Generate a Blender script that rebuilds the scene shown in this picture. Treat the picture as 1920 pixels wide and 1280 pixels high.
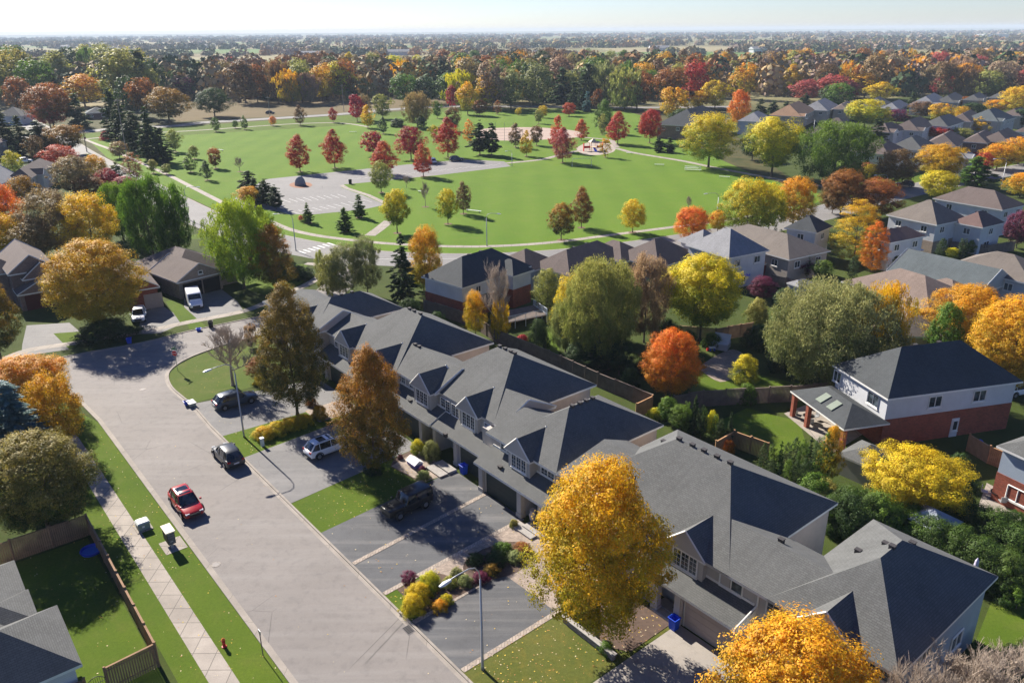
import bpy, math, random
import numpy as np
from mathutils import Vector, noise as mnoise
random.seed(7); RNG=np.random.default_rng(7)
for o in list(bpy.data.objects): bpy.data.objects.remove(o)
SC=bpy.context.scene; COL=SC.collection
rad=math.radians
# ------------------------------------------------------------------ camera, sky, sun, exposure
CH=39.0; FPX=1480.0
PITCH=math.atan(582/FPX); ROLL=math.atan(14/1920)
cd=bpy.data.cameras.new("camera"); cam=bpy.data.objects.new("camera",cd); COL.objects.link(cam)
cd.sensor_width=36; cd.lens=FPX/1920*36; cd.clip_start=.5; cd.clip_end=60000
FW=Vector((0,math.cos(PITCH),-math.sin(PITCH))); _r=Vector((1,0,0)); _u=_r.cross(FW)
RT=_r*math.cos(ROLL)-_u*math.sin(ROLL); UP=_r*math.sin(ROLL)+_u*math.cos(ROLL)
from mathutils import Matrix
mw=Matrix((RT,UP,-FW)).transposed().to_4x4(); mw.translation=(0,0,CH); cam.matrix_world=mw
SC.camera=cam
SUN_AZ=129.5; SUN_EL=33.3          # direction towards the sun, math angle from +X / elevation
sd=bpy.data.lights.new("sun",'SUN'); sd.energy=5.0; sd.angle=rad(.53); sd.color=(1,.93,.82)
so=bpy.data.objects.new("sun",sd); COL.objects.link(so)
sv=Vector((math.cos(rad(SUN_AZ))*math.cos(rad(SUN_EL)),math.sin(rad(SUN_AZ))*math.cos(rad(SUN_EL)),math.sin(rad(SUN_EL))))
so.rotation_euler=sv.to_track_quat('Z','Y').to_euler()
W=bpy.data.worlds.new("World"); SC.world=W; W.use_nodes=True
nt=W.node_tree; bg=nt.nodes['Background']; sky=nt.nodes.new('ShaderNodeTexSky'); sky.sky_type='NISHITA'
sky.sun_disc=False; sky.sun_elevation=rad(SUN_EL); sky.sun_rotation=rad(90-SUN_AZ); sky.air_density=1.0; sky.dust_density=.15; sky.ozone_density=4.0; sky.altitude=100
tn=nt.nodes.new('ShaderNodeMix'); tn.data_type='RGBA'; tn.blend_type='MULTIPLY'; tn.inputs[0].default_value=1
tcn=nt.nodes.new('ShaderNodeTexCoord'); sx_=nt.nodes.new('ShaderNodeSeparateXYZ'); nt.links.new(tcn.outputs['Generated'],sx_.inputs[0]); mr_=nt.nodes.new('ShaderNodeMapRange'); mr_.interpolation_type='SMOOTHSTEP'; mr_.inputs[1].default_value=.03; mr_.inputs[2].default_value=.3; nt.links.new(sx_.outputs[2],mr_.inputs[0])
tg=nt.nodes.new('ShaderNodeMix'); tg.data_type='RGBA'; tg.inputs[6].default_value=(.94,.98,1.2,1); tg.inputs[7].default_value=(.47,.63,1,1); nt.links.new(mr_.outputs[0],tg.inputs[0]); nt.links.new(tg.outputs[2],tn.inputs[7]); nt.links.new(sky.outputs[0],tn.inputs[6]); nt.links.new(tn.outputs[2],bg.inputs[0]); bg.inputs[1].default_value=.05
vs=SC.view_settings; vs.view_transform='Standard'; vs.look='None'; vs.gamma=1; vs.exposure=1.27
# ------------------------------------------------------------------ pixel <-> world
def G(px,py,z=0.0):
    d=FW+RT*((px-960)/FPX)-UP*((py-640)/FPX)
    return Vector((0,0,CH))+d*((z-CH)/d.z)
def PX(p):
    v=Vector(p)-Vector((0,0,CH)); w=v.dot(FW)
    return 960+FPX*v.dot(RT)/w, 640-FPX*v.dot(UP)/w
SA=rad(-50.7); U=Vector((math.cos(SA),math.sin(SA),0)); N=Vector((-U.y,U.x,0)); O=G(394,800)
def S(s,t,z=0.0): return O+U*s+N*t+Vector((0,0,z))
def ST(px,py,z=0.0):
    g=G(px,py,z)-O; return g.dot(U),g.dot(N)
def hgt(b,ty):
    lo,hi=0,60
    for _ in range(40):
        m=(lo+hi)/2
        if PX((b[0],b[1],m))[1]>ty: lo=m
        else: hi=m
    return lo
# ------------------------------------------------------------------ materials
def newmat(name):
    m=bpy.data.materials.new(name); m.use_nodes=True; t=m.node_tree; t.nodes.clear()
    o=t.nodes.new('ShaderNodeOutputMaterial'); return m,t,o
def nd(t,k,**a):
    n=t.nodes.new(k)
    for x,y in a.items():
        if x.startswith('i_'): 
            key=x[2:]; key=int(key) if key.isdigit() else key.replace('_',' ')
            n.inputs[key].default_value=y
        else: setattr(n,x,y)
    return n
def c4(c): return (c[0],c[1],c[2],1)
def mixc(t,f,a,b,mode='MIX'):
    n=t.nodes.new('ShaderNodeMix'); n.data_type='RGBA'; n.blend_type=mode
    for i,v in ((0,f),(6,a),(7,b)):
        if hasattr(v,'default_value') or hasattr(v,'links'): t.links.new(v,n.inputs[i])
        else: n.inputs[i].default_value=v if i==0 else c4(v)
    return n.outputs[2]
def ramp(t,f,a,b):
    n=t.nodes.new('ShaderNodeMapRange'); n.inputs[1].default_value=a; n.inputs[2].default_value=b; n.clamp=True
    t.links.new(f,n.inputs[0]); return n.outputs[0]
def noise(t,vec,scale,detail=3,rough=.55):
    n=nd(t,'ShaderNodeTexNoise',i_Scale=scale,i_Detail=detail,i_Roughness=rough)
    if vec is not None: t.links.new(vec,n.inputs['Vector'])
    return n.outputs[0]
def mapv(t,vec,sc,rz=0):
    n=t.nodes.new('ShaderNodeMapping'); n.inputs[3].default_value=sc; n.inputs[2].default_value=(0,0,rad(rz)); t.links.new(vec,n.inputs[0]); return n.outputs[0]
def bsdf(t,o,col,rough=.8,spec=.3,metal=0,bump=None,bs=.3,bd=.02,coat=0):
    p=nd(t,'ShaderNodeBsdfPrincipled',i_Roughness=rough,i_Metallic=metal); p.inputs['Specular IOR Level'].default_value=spec
    p.inputs['Coat Weight'].default_value=coat; p.inputs['Coat Roughness'].default_value=.05
    if isinstance(col,tuple): p.inputs[0].default_value=c4(col)
    else: t.links.new(col,p.inputs[0])
    if bump is not None:
        b=nd(t,'ShaderNodeBump',i_Strength=bs,i_Distance=bd); t.links.new(bump,b.inputs['Height']); t.links.new(b.outputs[0],p.inputs['Normal'])
    t.links.new(p.outputs[0],o.inputs[0]); return p
def geo(t): return t.nodes.new('ShaderNodeNewGeometry').outputs['Position']
def uvo(t): return t.nodes.new('ShaderNodeTexCoord').outputs['UV']
MC={}
def pm(name,col,rough=.8,amt=.18,scale=2.,spec=.3,metal=0,coat=0):
    if name in MC: return MC[name]
    m,t,o=newmat(name); g=geo(t)
    f=noise(t,g,scale,4,.6); f2=noise(t,g,scale*9,2)
    lo=tuple(x*(1-amt) for x in col); hi=tuple(min(1,x*(1+amt)) for x in col)
    c=mixc(t,ramp(t,f,.3,.7),lo,hi); c=mixc(t,ramp(t,f2,.3,.7),c,mixc(t,.5,c,hi))
    bsdf(t,o,c,rough,spec,metal,coat=coat,bump=f2,bs=.08); MC[name]=m; return m
def shingle(name,col):
    if name in MC: return MC[name]
    m,t,o=newmat(name); uv=uvo(t); g=geo(t)
    b=nd(t,'ShaderNodeTexBrick',i_Scale=1,i_Mortar_Size=.018); b.inputs['Brick Width'].default_value=.33; b.inputs['Row Height'].default_value=.15; b.inputs['Mortar Smooth'].default_value=.6; b.offset=.37; b.inputs['Bias'].default_value=0
    t.links.new(uv,b.inputs[0]); 
    b.inputs[1].default_value=c4([x*.87 for x in col]); b.inputs[2].default_value=c4([x*1.1 for x in col]); b.inputs[3].default_value=c4([x*.5 for x in col])
    f=noise(t,g,.35,4); streak=noise(t,mapv(t,uv,(1.6,.12,1)),1,3)
    c=mixc(t,ramp(t,f,.3,.75),b.outputs[0],mixc(t,.35,b.outputs[0],tuple(x*1.5 for x in col)))
    c=mixc(t,ramp(t,streak,.5,.8),c,mixc(t,.35,c,tuple(x*.5 for x in col)))
    fi=noise(t,g,14,2); c=mixc(t,ramp(t,fi,.35,.7),mixc(t,.12,c,(0,0,0)),c)
    bsdf(t,o,c,.88,.25,bump=b.outputs[1],bs=-.18,bd=.01); MC[name]=m; return m
def siding(name,col,h=.13):
    if name in MC: return MC[name]
    m,t,o=newmat(name); uv=uvo(t)
    s=t.nodes.new('ShaderNodeSeparateXYZ'); t.links.new(uv,s.inputs[0])
    k=nd(t,'ShaderNodeMath',operation='FRACT'); k0=nd(t,'ShaderNodeMath',operation='DIVIDE'); k0.inputs[1].default_value=h
    t.links.new(s.outputs[1],k0.inputs[0]); t.links.new(k0.outputs[0],k.inputs[0])
    f=noise(t,geo(t),.7,4)
    c=mixc(t,ramp(t,f,.3,.7),tuple(x*.85 for x in col),col); c=mixc(t,ramp(t,k.outputs[0],.86,.97),c,tuple(x*.6 for x in col))
    bsdf(t,o,c,.6,.3,bump=k.outputs[0],bs=.3,bd=.01); MC[name]=m; return m
def brick(name,col,mort=(.3,.26,.23)):
    if name in MC: return MC[name]
    m,t,o=newmat(name); uv=uvo(t)
    b=nd(t,'ShaderNodeTexBrick',i_Scale=1,i_Mortar_Size=.012); b.inputs['Brick Width'].default_value=.24; b.inputs['Row Height'].default_value=.085
    t.links.new(uv,b.inputs[0]); b.inputs[1].default_value=c4([x*.7 for x in col]); b.inputs[2].default_value=c4([x*1.25 for x in col]); b.inputs[3].default_value=c4(mort)
    f=noise(t,geo(t),.8,3); c=mixc(t,ramp(t,f,.3,.7),mixc(t,.2,b.outputs[0],(0,0,0)),b.outputs[0])
    bsdf(t,o,c,.9,.2,bump=b.outputs[1],bs=-.3,bd=.01); MC[name]=m; return m
def paving(name,col,w,h,joint=.03,dark=.45,amt=.15,big=.25,spec=.25,rough=.85):
    """ground slabs, pavers: brick pattern on UV"""
    if name in MC: return MC[name]
    m,t,o=newmat(name); uv=uvo(t); g=geo(t)
    b=nd(t,'ShaderNodeTexBrick',i_Scale=1,i_Mortar_Size=joint); b.inputs['Brick Width'].default_value=w; b.inputs['Row Height'].default_value=h; b.offset=.5 if w<1 else 0
    t.links.new(uv,b.inputs[0]); b.inputs[1].default_value=c4([x*(1-amt) for x in col]); b.inputs[2].default_value=c4([x*(1+amt) for x in col]); b.inputs[3].default_value=c4([x*dark for x in col])
    f=noise(t,g,big,4,.65); c=mixc(t,ramp(t,f,.35,.7),mixc(t,.28,b.outputs[0],(.02,.02,.02)),b.outputs[0])
    fi=noise(t,g,12,3); c=mixc(t,ramp(t,fi,.3,.7),mixc(t,.14,c,(0,0,0)),c)
    bsdf(t,o,c,rough,spec,bump=fi,bs=.15); MC[name]=m; return m
def asphalt(name,col,patch=.25,crack=.5,rough=.85,tint=(.9,.85,.8)):
    if name in MC: return MC[name]
    m,t,o=newmat(name); g=geo(t); uv=uvo(t)
    f=noise(t,g,.12,5,.6); f1=noise(t,mapv(t,g,(.05,1.0,1),-39.3) if 'drive' in name else mapv(t,g,(.05,1.0,1),50.7),1,3); f2=noise(t,g,45,2,.7); f3=noise(t,g,1.3,5,.65)
    c=mixc(t,ramp(t,f,.3,.7),tuple(x*(1-patch) for x in col),tuple(x*(1+patch*.6) for x in col))
    c=mixc(t,ramp(t,f1,.48,.72),c,mixc(t,.3,c,(.32,.3,.28))); c=mixc(t,ramp(t,f3,.5,.75),c,mixc(t,.27,c,(.02,.02,.025)))
    c=mixc(t,ramp(t,f2,.3,.75),mixc(t,.25,c,(0,0,0)),mixc(t,.1,c,(.5,.5,.5)))
    v=nd(t,'ShaderNodeTexVoronoi',feature='DISTANCE_TO_EDGE',i_Scale=.16); wv=mixc(t,.05,g,noise(t,g,.7,3)); t.links.new(wv,v.inputs[0])
    cr=ramp(t,v.outputs[0],.0,.006); gate=ramp(t,noise(t,g,.09,2),.5,.56)
    mm=nd(t,'ShaderNodeMath',operation='MAXIMUM'); t.links.new(cr,mm.inputs[0]); inv=nd(t,'ShaderNodeMath',operation='SUBTRACT'); inv.inputs[0].default_value=1; t.links.new(gate,inv.inputs[1]); t.links.new(inv.outputs[0],mm.inputs[1])
    c=mixc(t,mm.outputs[0],mixc(t,crack,c,(.02,.02,.02)),c)
    bsdf(t,o,c,rough,.3,bump=f2,bs=.25,bd=.01); MC[name]=m; return m
def grass(name,a,b,dry=(.22,.19,.06),dryamt=.35,scale=1.,stripe=0):
    if name in MC: return MC[name]
    m,t,o=newmat(name); g=geo(t)
    f=noise(t,g,.09*scale,5,.6); f1=noise(t,g,.55*scale,4,.65); f2=noise(t,g,5,4,.7); f3=noise(t,g,26,2,.8)
    c=mixc(t,ramp(t,f,.32,.68),a,b); c=mixc(t,ramp(t,f1,.5,.8),c,mixc(t,dryamt,c,dry))
    f4=noise(t,g,.21*scale,6,.7); c=mixc(t,ramp(t,f4,.55,.72),c,mixc(t,dryamt*.45,c,dry)); c=mixc(t,ramp(t,f2,.3,.75),mixc(t,.45,c,tuple(x*.35 for x in a)),c); c=mixc(t,ramp(t,f3,.3,.7),mixc(t,.35,c,(0,0,0)),mixc(t,.12,c,(.3,.35,.08)))
    if stripe:
        w=nd(t,'ShaderNodeTexWave',i_Scale=.1,i_Distortion=1.5); w.inputs['Detail'].default_value=2; t.links.new(mapv(t,g,(.35,1,1)),w.inputs[0]); c=mixc(t,ramp(t,w.outputs[1],.1,.9),c,mixc(t,.06,c,(.25,.35,.05)))
    bsdf(t,o,c,.95,.1,bump=f3,bs=.6,bd=.06); MC[name]=m; return m
def leafmat():
    m,t,o=newmat('foliage')
    a=nd(t,'ShaderNodeAttribute',attribute_type='OBJECT',attribute_name='tint_a').outputs['Color']
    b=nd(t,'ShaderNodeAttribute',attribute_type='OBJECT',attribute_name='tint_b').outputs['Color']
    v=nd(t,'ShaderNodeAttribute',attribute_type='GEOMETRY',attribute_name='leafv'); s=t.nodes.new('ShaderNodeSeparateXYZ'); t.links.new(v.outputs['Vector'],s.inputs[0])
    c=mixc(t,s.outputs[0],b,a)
    hs=nd(t,'ShaderNodeHueSaturation'); t.links.new(c,hs.inputs['Color'])
    mr=nd(t,'ShaderNodeMapRange'); mr.inputs[3].default_value=.62; mr.inputs[4].default_value=1.4; t.links.new(s.outputs[1],mr.inputs[0]); t.links.new(mr.outputs[0],hs.inputs['Value'])
    mr=nd(t,'ShaderNodeMapRange'); mr.inputs[3].default_value=.485; mr.inputs[4].default_value=.515; t.links.new(s.outputs[2],mr.inputs[0]); t.links.new(mr.outputs[0],hs.inputs['Hue'])
    d=nd(t,'ShaderNodeBsdfPrincipled',i_Roughness=.6); d.inputs['Specular IOR Level'].default_value=.25
    tr=nd(t,'ShaderNodeBsdfTranslucent'); t.links.new(hs.outputs[0],d.inputs[0]); t.links.new(hs.outputs[0],tr.inputs[0])
    mx=nd(t,'ShaderNodeMixShader'); mx.inputs[0].default_value=.38; t.links.new(d.outputs[0],mx.inputs[1]); t.links.new(tr.outputs[0],mx.inputs[2]); t.links.new(mx.outputs[0],o.inputs[0])
    return m
def woodmat():
    m,t,o=newmat('woodland_foliage')
    a=nd(t,'ShaderNodeAttribute',attribute_type='GEOMETRY',attribute_name='leafc').outputs['Color']
    bsdf(t,o,a,.8,.1); return m
LEAF=leafmat(); WOODM=woodmat()
BARK=pm('bark',(.12,.09,.065),.95,.3,3); BARKP=pm('pale_bark',(.42,.37,.31),.9,.3,3); TWIG=pm('twig_bark',(.36,.29,.23),.95,.25,3)
def glassm(name='window_glass',col=(.02,.028,.035)):
    if name in MC: return MC[name]
    m,t,o=newmat(name); f=noise(t,geo(t),1.1,2); c=mixc(t,ramp(t,f,.45,.6),col,tuple(x*3+.02 for x in col)); bsdf(t,o,c,.08,.6); MC[name]=m; return m
GLASS=glassm(); TRIM=pm('white_trim',(.68,.67,.64),.5,.08); TRIMB=pm('beige_trim',(.5,.45,.38),.6,.08)
# ------------------------------------------------------------------ mesh builder
class MB:
    def __init__(s): s.v=[]; s.f=[]; s.m=[]
    def add(s,vs,fs,mi=0):
        o=len(s.v); s.v+= [tuple(x) for x in vs]; s.f+=[tuple(i+o for i in f) for f in fs]; s.m+=[mi]*len(fs); return s
    def box(s,x0,x1,y0,y1,z0,z1,mi=0):
        if x0>x1:x0,x1=x1,x0
        if y0>y1:y0,y1=y1,y0
        return s.add([(x0,y0,z0),(x1,y0,z0),(x1,y1,z0),(x0,y1,z0),(x0,y0,z1),(x1,y0,z1),(x1,y1,z1),(x0,y1,z1)],
          [(0,3,2,1),(4,5,6,7),(0,1,5,4),(1,2,6,5),(2,3,7,6),(3,0,4,7)],mi)
    def tube(s,pts,rs,n=8,mi=0,cap=True):
        pts=[Vector(p) for p in pts]; o=len(s.v); rs=rs if hasattr(rs,'__len__') else [rs]*len(pts)
        ref=None
        for i,p in enumerate(pts):
            d=(pts[min(i+1,len(pts)-1)]-pts[max(i-1,0)]).normalized()
            if ref is None: ref=Vector((1,0,0)) if abs(d.x)<.8 else Vector((0,1,0))
            a=(ref-d*ref.dot(d)).normalized(); ref=a; b=d.cross(a)
            for k in range(n):
                an=2*math.pi*k/n; s.v.append(tuple(p+(a*math.cos(an)+b*math.sin(an))*rs[i]))
        for i in range(len(pts)-1):
            for k in range(n):
                s.f.append((o+i*n+k,o+i*n+(k+1)%n,o+(i+1)*n+(k+1)%n,o+(i+1)*n+k)); s.m.append(mi)
        if cap:
            s.f.append(tuple(o+k for k in range(n))[::-1]); s.m.append(mi); q=o+(len(pts)-1)*n; s.f.append(tuple(q+k for k in range(n))); s.m.append(mi)
        return s
    def poly(s,pts,z=None,mi=0):
        return s.add([(p[0],p[1],p[2] if z is None else z) for p in pts],[tuple(range(len(pts)))],mi)
    def prism(s,pts,z0,z1,mi=0):
        n=len(pts); a=sum(pts[i][0]*pts[(i+1)%n][1]-pts[(i+1)%n][0]*pts[i][1] for i in range(n))
        if a<0: pts=pts[::-1]
        v=[(p[0],p[1],z0) for p in pts]+[(p[0],p[1],z1) for p in pts]
        return s.add(v,[tuple(range(n))[::-1],tuple(range(n,2*n))]+[(i,(i+1)%n,n+(i+1)%n,n+i) for i in range(n)],mi)
    def loft(s,rings,mi=0,cap=True,fm=None):
        n=len(rings[0]); o=len(s.v)
        for r in rings: s.v+=[tuple(p) for p in r]
        for i in range(len(rings)-1):
            for k in range(n):
                s.f.append((o+i*n+k,o+i*n+(k+1)%n,o+(i+1)*n+(k+1)%n,o+(i+1)*n+k)); s.m.append(fm(i,k) if fm else mi)
        if cap:
            s.f.append(tuple(o+k for k in range(n))[::-1]); s.m.append(mi); q=o+(len(rings)-1)*n; s.f.append(tuple(q+k for k in range(n))); s.m.append(mi)
        return s
    def mesh(s,name,mats,smooth=False):
        me=bpy.data.meshes.new(name); me.from_pydata(s.v,[],s.f); mats=mats if isinstance(mats,(list,tuple)) else [mats]
        for m in mats: me.materials.append(m)
        me.polygons.foreach_set('material_index',s.m); 
        if smooth: me.polygons.foreach_set('use_smooth',[True]*len(s.f))
        me.update(); uv=me.uv_layers.new(name='UVMap'); V=me.vertices; L=me.loops; D=uv.data; Z=Vector((0,0,1))
        for p in me.polygons:
            n=p.normal
            if abs(n.z)>.995: h=Vector((1,0,0)); w=Vector((0,1,0))
            else: h=Z.cross(n).normalized(); w=n.cross(h)
            for li in p.loop_indices:
                c=V[L[li].vertex_index].co; D[li].uv=(c.dot(h),c.dot(w))
        return me
    def obj(s,name,mats,parent=None,smooth=False,**tags):
        o=bpy.data.objects.new(name,s.mesh(name,mats,smooth)); COL.objects.link(o)
        if parent: o.parent=parent
        for k,v in tags.items(): o[k]=v
        return o
def tag(o,label=None,cat=None,group=None,kind=None):
    for k,v in (('label',label),('category',cat),('group',group),('kind',kind)):
        if v: o[k]=v
    return o
def empty(name,loc=(0,0,0),rz=0,label=None,cat=None,group=None):
    o=bpy.data.objects.new(name,None); o.empty_display_size=.3; COL.objects.link(o); o.location=loc; o.rotation_euler=(0,0,rz)
    return tag(o,label,cat,group)
def copytree(o,parent=None):
    c=o.copy(); COL.objects.link(c); c.parent=parent
    for ch in list(o.children): copytree(ch,c)
    return c
def bevel(o,w=.03,seg=2):
    m=o.modifiers.new('b','BEVEL'); m.width=w; m.segments=seg; m.limit_method='ANGLE'; return o
def strip(pts,w,z,mi=0,mb=None,off=0.):
    """ribbon along a polyline, w metres wide, centred (off moves it to the left of travel)"""
    mb=mb or MB(); pts=[Vector((p[0],p[1],0)) for p in pts]; L=[];R=[]
    for i,p in enumerate(pts):
        d=(pts[min(i+1,len(pts)-1)]-pts[max(i-1,0)]).normalized(); n=Vector((-d.y,d.x,0)); L.append(p+n*(off+w/2)); R.append(p+n*(off-w/2))
    for i in range(len(pts)-1): mb.add([(R[i].x,R[i].y,z),(R[i+1].x,R[i+1].y,z),(L[i+1].x,L[i+1].y,z),(L[i].x,L[i].y,z)],[(0,1,2,3)],mi)
    return mb
def smooth_line(pts,k=5):
    P=[Vector((p[0],p[1],0)) for p in pts]; out=[]
    for i in range(len(P)-1):
        p0=P[max(i-1,0)];p1=P[i];p2=P[i+1];p3=P[min(i+2,len(P)-1)]
        for j in range(k):
            u=j/k; out.append(.5*((2*p1)+(p2-p0)*u+(2*p0-5*p1+4*p2-p3)*u*u+(3*p1-p0-3*p2+p3)*u**3))
    out.append(P[-1]); return out
def GP(l,z=0): return [G(x,y,z) for x,y in l]
# ------------------------------------------------------------------ ground, roads, lawns
M_ROAD=asphalt('road_asphalt',(.218,.194,.178),.14,.5); M_ROAD2=asphalt('collector_asphalt',(.21,.2,.192),.12,.3)
M_DRV=asphalt('driveway_asphalt',(.088,.09,.097),.3,.2); M_DRVL=asphalt('pale_driveway',(.185,.178,.175),.2,.3)
M_CONC=paving('concrete_slabs',(.37,.325,.28),1.55,1.5,.03,.5,.07,.4); M_CURB=paving('curb_concrete',(.34,.30,.26),3.,9.,.02,.6,.05,.5)
M_PAVE=paving('garden_pavers',(.40,.32,.26),.22,.11,.012,.6,.22,.6)
M_LAWN=grass('lawn_grass',(.07,.135,.009),(.12,.185,.013),(.2,.19,.05),.4); M_PARK=grass('park_grass',(.105,.215,.013),(.14,.245,.018),(.22,.23,.06),.35,.6,1)
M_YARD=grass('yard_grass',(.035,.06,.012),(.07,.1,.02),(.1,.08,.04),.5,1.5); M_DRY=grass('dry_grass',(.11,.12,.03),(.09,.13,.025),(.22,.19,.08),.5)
M_FIELD=grass('stubble_field',(.17,.12,.065),(.22,.15,.09),(.12,.12,.04),.4,.4); M_SOIL=pm('garden_soil',(.09,.06,.045),.95,.35,2.5); M_CLAY=pm('ballfield_clay',(.36,.27,.22),.95,.12,.3)
def farground():
    m,t,o=newmat('countryside'); g=geo(t); f=noise(t,g,.004,4,.6); v=nd(t,'ShaderNodeTexVoronoi',i_Scale=.0032); t.links.new(mapv(t,g,(.6,1.3,1)),v.inputs[0]); h=t.nodes.new('ShaderNodeSeparateColor'); t.links.new(v.outputs['Color'],h.inputs[0])
    c=mixc(t,h.outputs[0],(.2,.2,.08),(.42,.34,.2)); c=mixc(t,ramp(t,h.outputs[1],.55,.75),c,(.13,.22,.05)); c=mixc(t,ramp(t,f,.5,.62),c,(.14,.105,.05))
    n2=noise(t,g,.35,4,.7); c=mixc(t,ramp(t,n2,.35,.7),mixc(t,.45,c,(.02,.025,.01)),c)
    near=nd(t,'ShaderNodeSeparateXYZ'); t.links.new(g,near.inputs[0]); k=ramp(t,near.outputs[1],420,520)
    n3=noise(t,g,.2,5,.65); c2=mixc(t,ramp(t,n3,.35,.65),(.04,.05,.015),(.10,.085,.035)); c=mixc(t,k,c2,c)
    bsdf(t,o,c,.95,.1,bump=noise(t,g,2,4),bs=.5,bd=.1); return m
mb=MB(); mb.poly([(-30000,-200,0),(30000,-200,0),(30000,40000,0),(-30000,40000,0)]); tag(mb.obj('ground',farground()),kind='structure')
def sheet(name,pts,z,m,label=None):
    mb=MB(); mb.poly(pts,z); o=mb.obj(name,m); 
    if o.data.polygons[0].normal.z<0: o.data.flip_normals()
    return tag(o,kind='structure')
L1,L2,L3=.004,.008,.012
# residential lots base, with lawns over
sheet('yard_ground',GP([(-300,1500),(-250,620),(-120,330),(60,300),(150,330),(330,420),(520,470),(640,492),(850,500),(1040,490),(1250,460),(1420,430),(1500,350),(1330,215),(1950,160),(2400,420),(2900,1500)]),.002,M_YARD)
park=GP([(165,262),(230,262),(310,256),(470,246),(640,236),(700,226),(780,215),(860,207),(1180,210),(1250,232),(1330,290),(1420,330),(1560,370),(1500,392),(1380,420),(1260,443),(1100,464),(973,474),(847,477),(700,471),(623,461),(540,447),(480,432),(400,392),(300,345),(200,295)])
sheet('park_lawn',park,.006,M_PARK)
sheet('roadside_verge',GP([(140,252),(330,238),(640,217),(830,203),(1200,205),(1180,211),(860,207),(780,215),(700,226),(640,236),(470,246),(310,256),(165,262)]),.0055,M_LAWN)
sheet('field',GP([(300,188),(470,176),(760,180),(880,188),(930,196),(830,201),(640,212),(520,219),(410,224),(330,228)]),.005,M_FIELD)
sheet('far_field_a',GP([(490,118),(560,111),(660,113),(640,121),(520,125)]),.02,M_LAWN)
sheet('far_field_b',GP([(1500,105),(1500,97),(1590,98),(1580,106)]),.02,M_PARK)
sheet('far_field_c',GP([(830,107),(1120,100),(1150,107),(1060,117)]),.02,M_FIELD)
sheet('ball_diamond',smooth_line(GP([(893,262),(900,244),(935,240),(1000,239),(1060,243),(1090,249),(1085,257),(1040,261),(960,264),(893,262)]),3)[:-1],.014,M_CLAY)
sheet('playground_surface',smooth_line(GP([(1080,278),(1100,268),(1130,266),(1152,274),(1150,285),(1120,291),(1090,288),(1080,278)]),3)[:-1],.014,pm('play_sand',(.33,.28,.23),.95,.15))
# streets
cl=[G(*p) for p in [(60,222),(130,258),(177,286),(233,315),(290,342),(343,368),(400,395),(450,415),(500,432),(540,443),(623,459),(700,470),(847,476),(973,473),(1100,463),(1260,442),(1380,421),(1500,395),(1620,365),(1760,335),(1960,300)]]
CLS=smooth_line(cl,6); tag(strip(CLS,9.4,.012,off=-4.7).obj('collector_road',M_ROAD2),kind='structure')
tag(strip(CLS,.35,.016,off=.15).obj('collector_kerb',M_CURB),kind='structure')
cr=smooth_line(GP([(-60,268),(0,262),(143,248),(230,241),(330,236),(380,230),(500,223),(640,214),(740,205),(833,200),(1000,200),(1180,202),(1400,200)]),4)
tag(strip(cr,9,.013).obj('cross_road',M_ROAD2),kind='structure')
road=[S(90,-8.7),S(90,0),S(0,0)]+[G(*p) for p in [(362,762),(340,744),(322,728),(314,712),(316,697),(333,682),(360,668),(400,653),(443,639),(493,627),(560,602),(622,572),(660,538),(672,505),(690,484),(640,466),(600,500),(617,522),(590,550),(550,572),(493,592),(457,600),(353,622),(267,643),(150,664),(97,675),(20,694),(-200,750),(-300,830),(-50,740),(20,722),(80,722),(125,734),(150,752)]]+[S(-9,-8.7)]
sheet('road',road,.009,M_ROAD)
# kerbs (real steps) along the street
def kerb(name,pts,side,w=.45,h=.1):
    pts=[Vector((p[0],p[1],0)) for p in pts]; mb=MB()
    a=[];b=[];c=[]
    for i,p in enumerate(pts):
        d=(pts[min(i+1,len(pts)-1)]-pts[max(i-1,0)]).normalized(); n=Vector((-d.y,d.x,0))*side; a.append(p+n*.02); b.append(p+n*.02-n*.3); c.append(p+n*.2)
    for i in range(len(pts)-1):
        q=[(b[i],.017),(b[i+1],.017),(a[i+1],.018),(a[i],.018)]; mb.add([(v.x,v.y,z) for v,z in q],[(0,1,2,3) if side>0 else (3,2,1,0)])
        q=[(a[i],.018),(a[i+1],.018),(a[i+1],h),(a[i],h)]; mb.add([(v.x,v.y,z) for v,z in q],[(0,1,2,3) if side>0 else (3,2,1,0)])
        q=[(a[i],h),(a[i+1],h),(c[i+1],h),(c[i],h)]; mb.add([(v.x,v.y,z) for v,z in q],[(0,1,2,3) if side>0 else (3,2,1,0)])
        q=[(c[i],h),(c[i+1],h),(c[i+1],0),(c[i],0)]; mb.add([(v.x,v.y,z) for v,z in q],[(0,1,2,3) if side>0 else (3,2,1,0)])
    return tag(mb.obj(name,M_CURB),kind='structure')
rk=[S(90,0),S(45,0),S(20,0),S(0,0)]+smooth_line(GP([(362,762),(340,744),(322,728),(314,712),(316,697),(333,682),(360,668),(400,653),(443,639),(493,627),(560,602),(622,572)]),3)
kerb('kerb',rk,-1)
kerb('kerb',[S(90,-8.7),S(40,-8.7),S(10,-8.7),S(-9,-8.7)]+smooth_line(GP([(150,752),(125,734),(80,722),(20,722)]),3),1)
kerb('kerb',smooth_line(GP([(-200,750),(20,694),(97,675),(150,664),(267,643),(353,622),(457,600),(493,592),(550,572),(590,550),(617,522)]),3),1)
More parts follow.
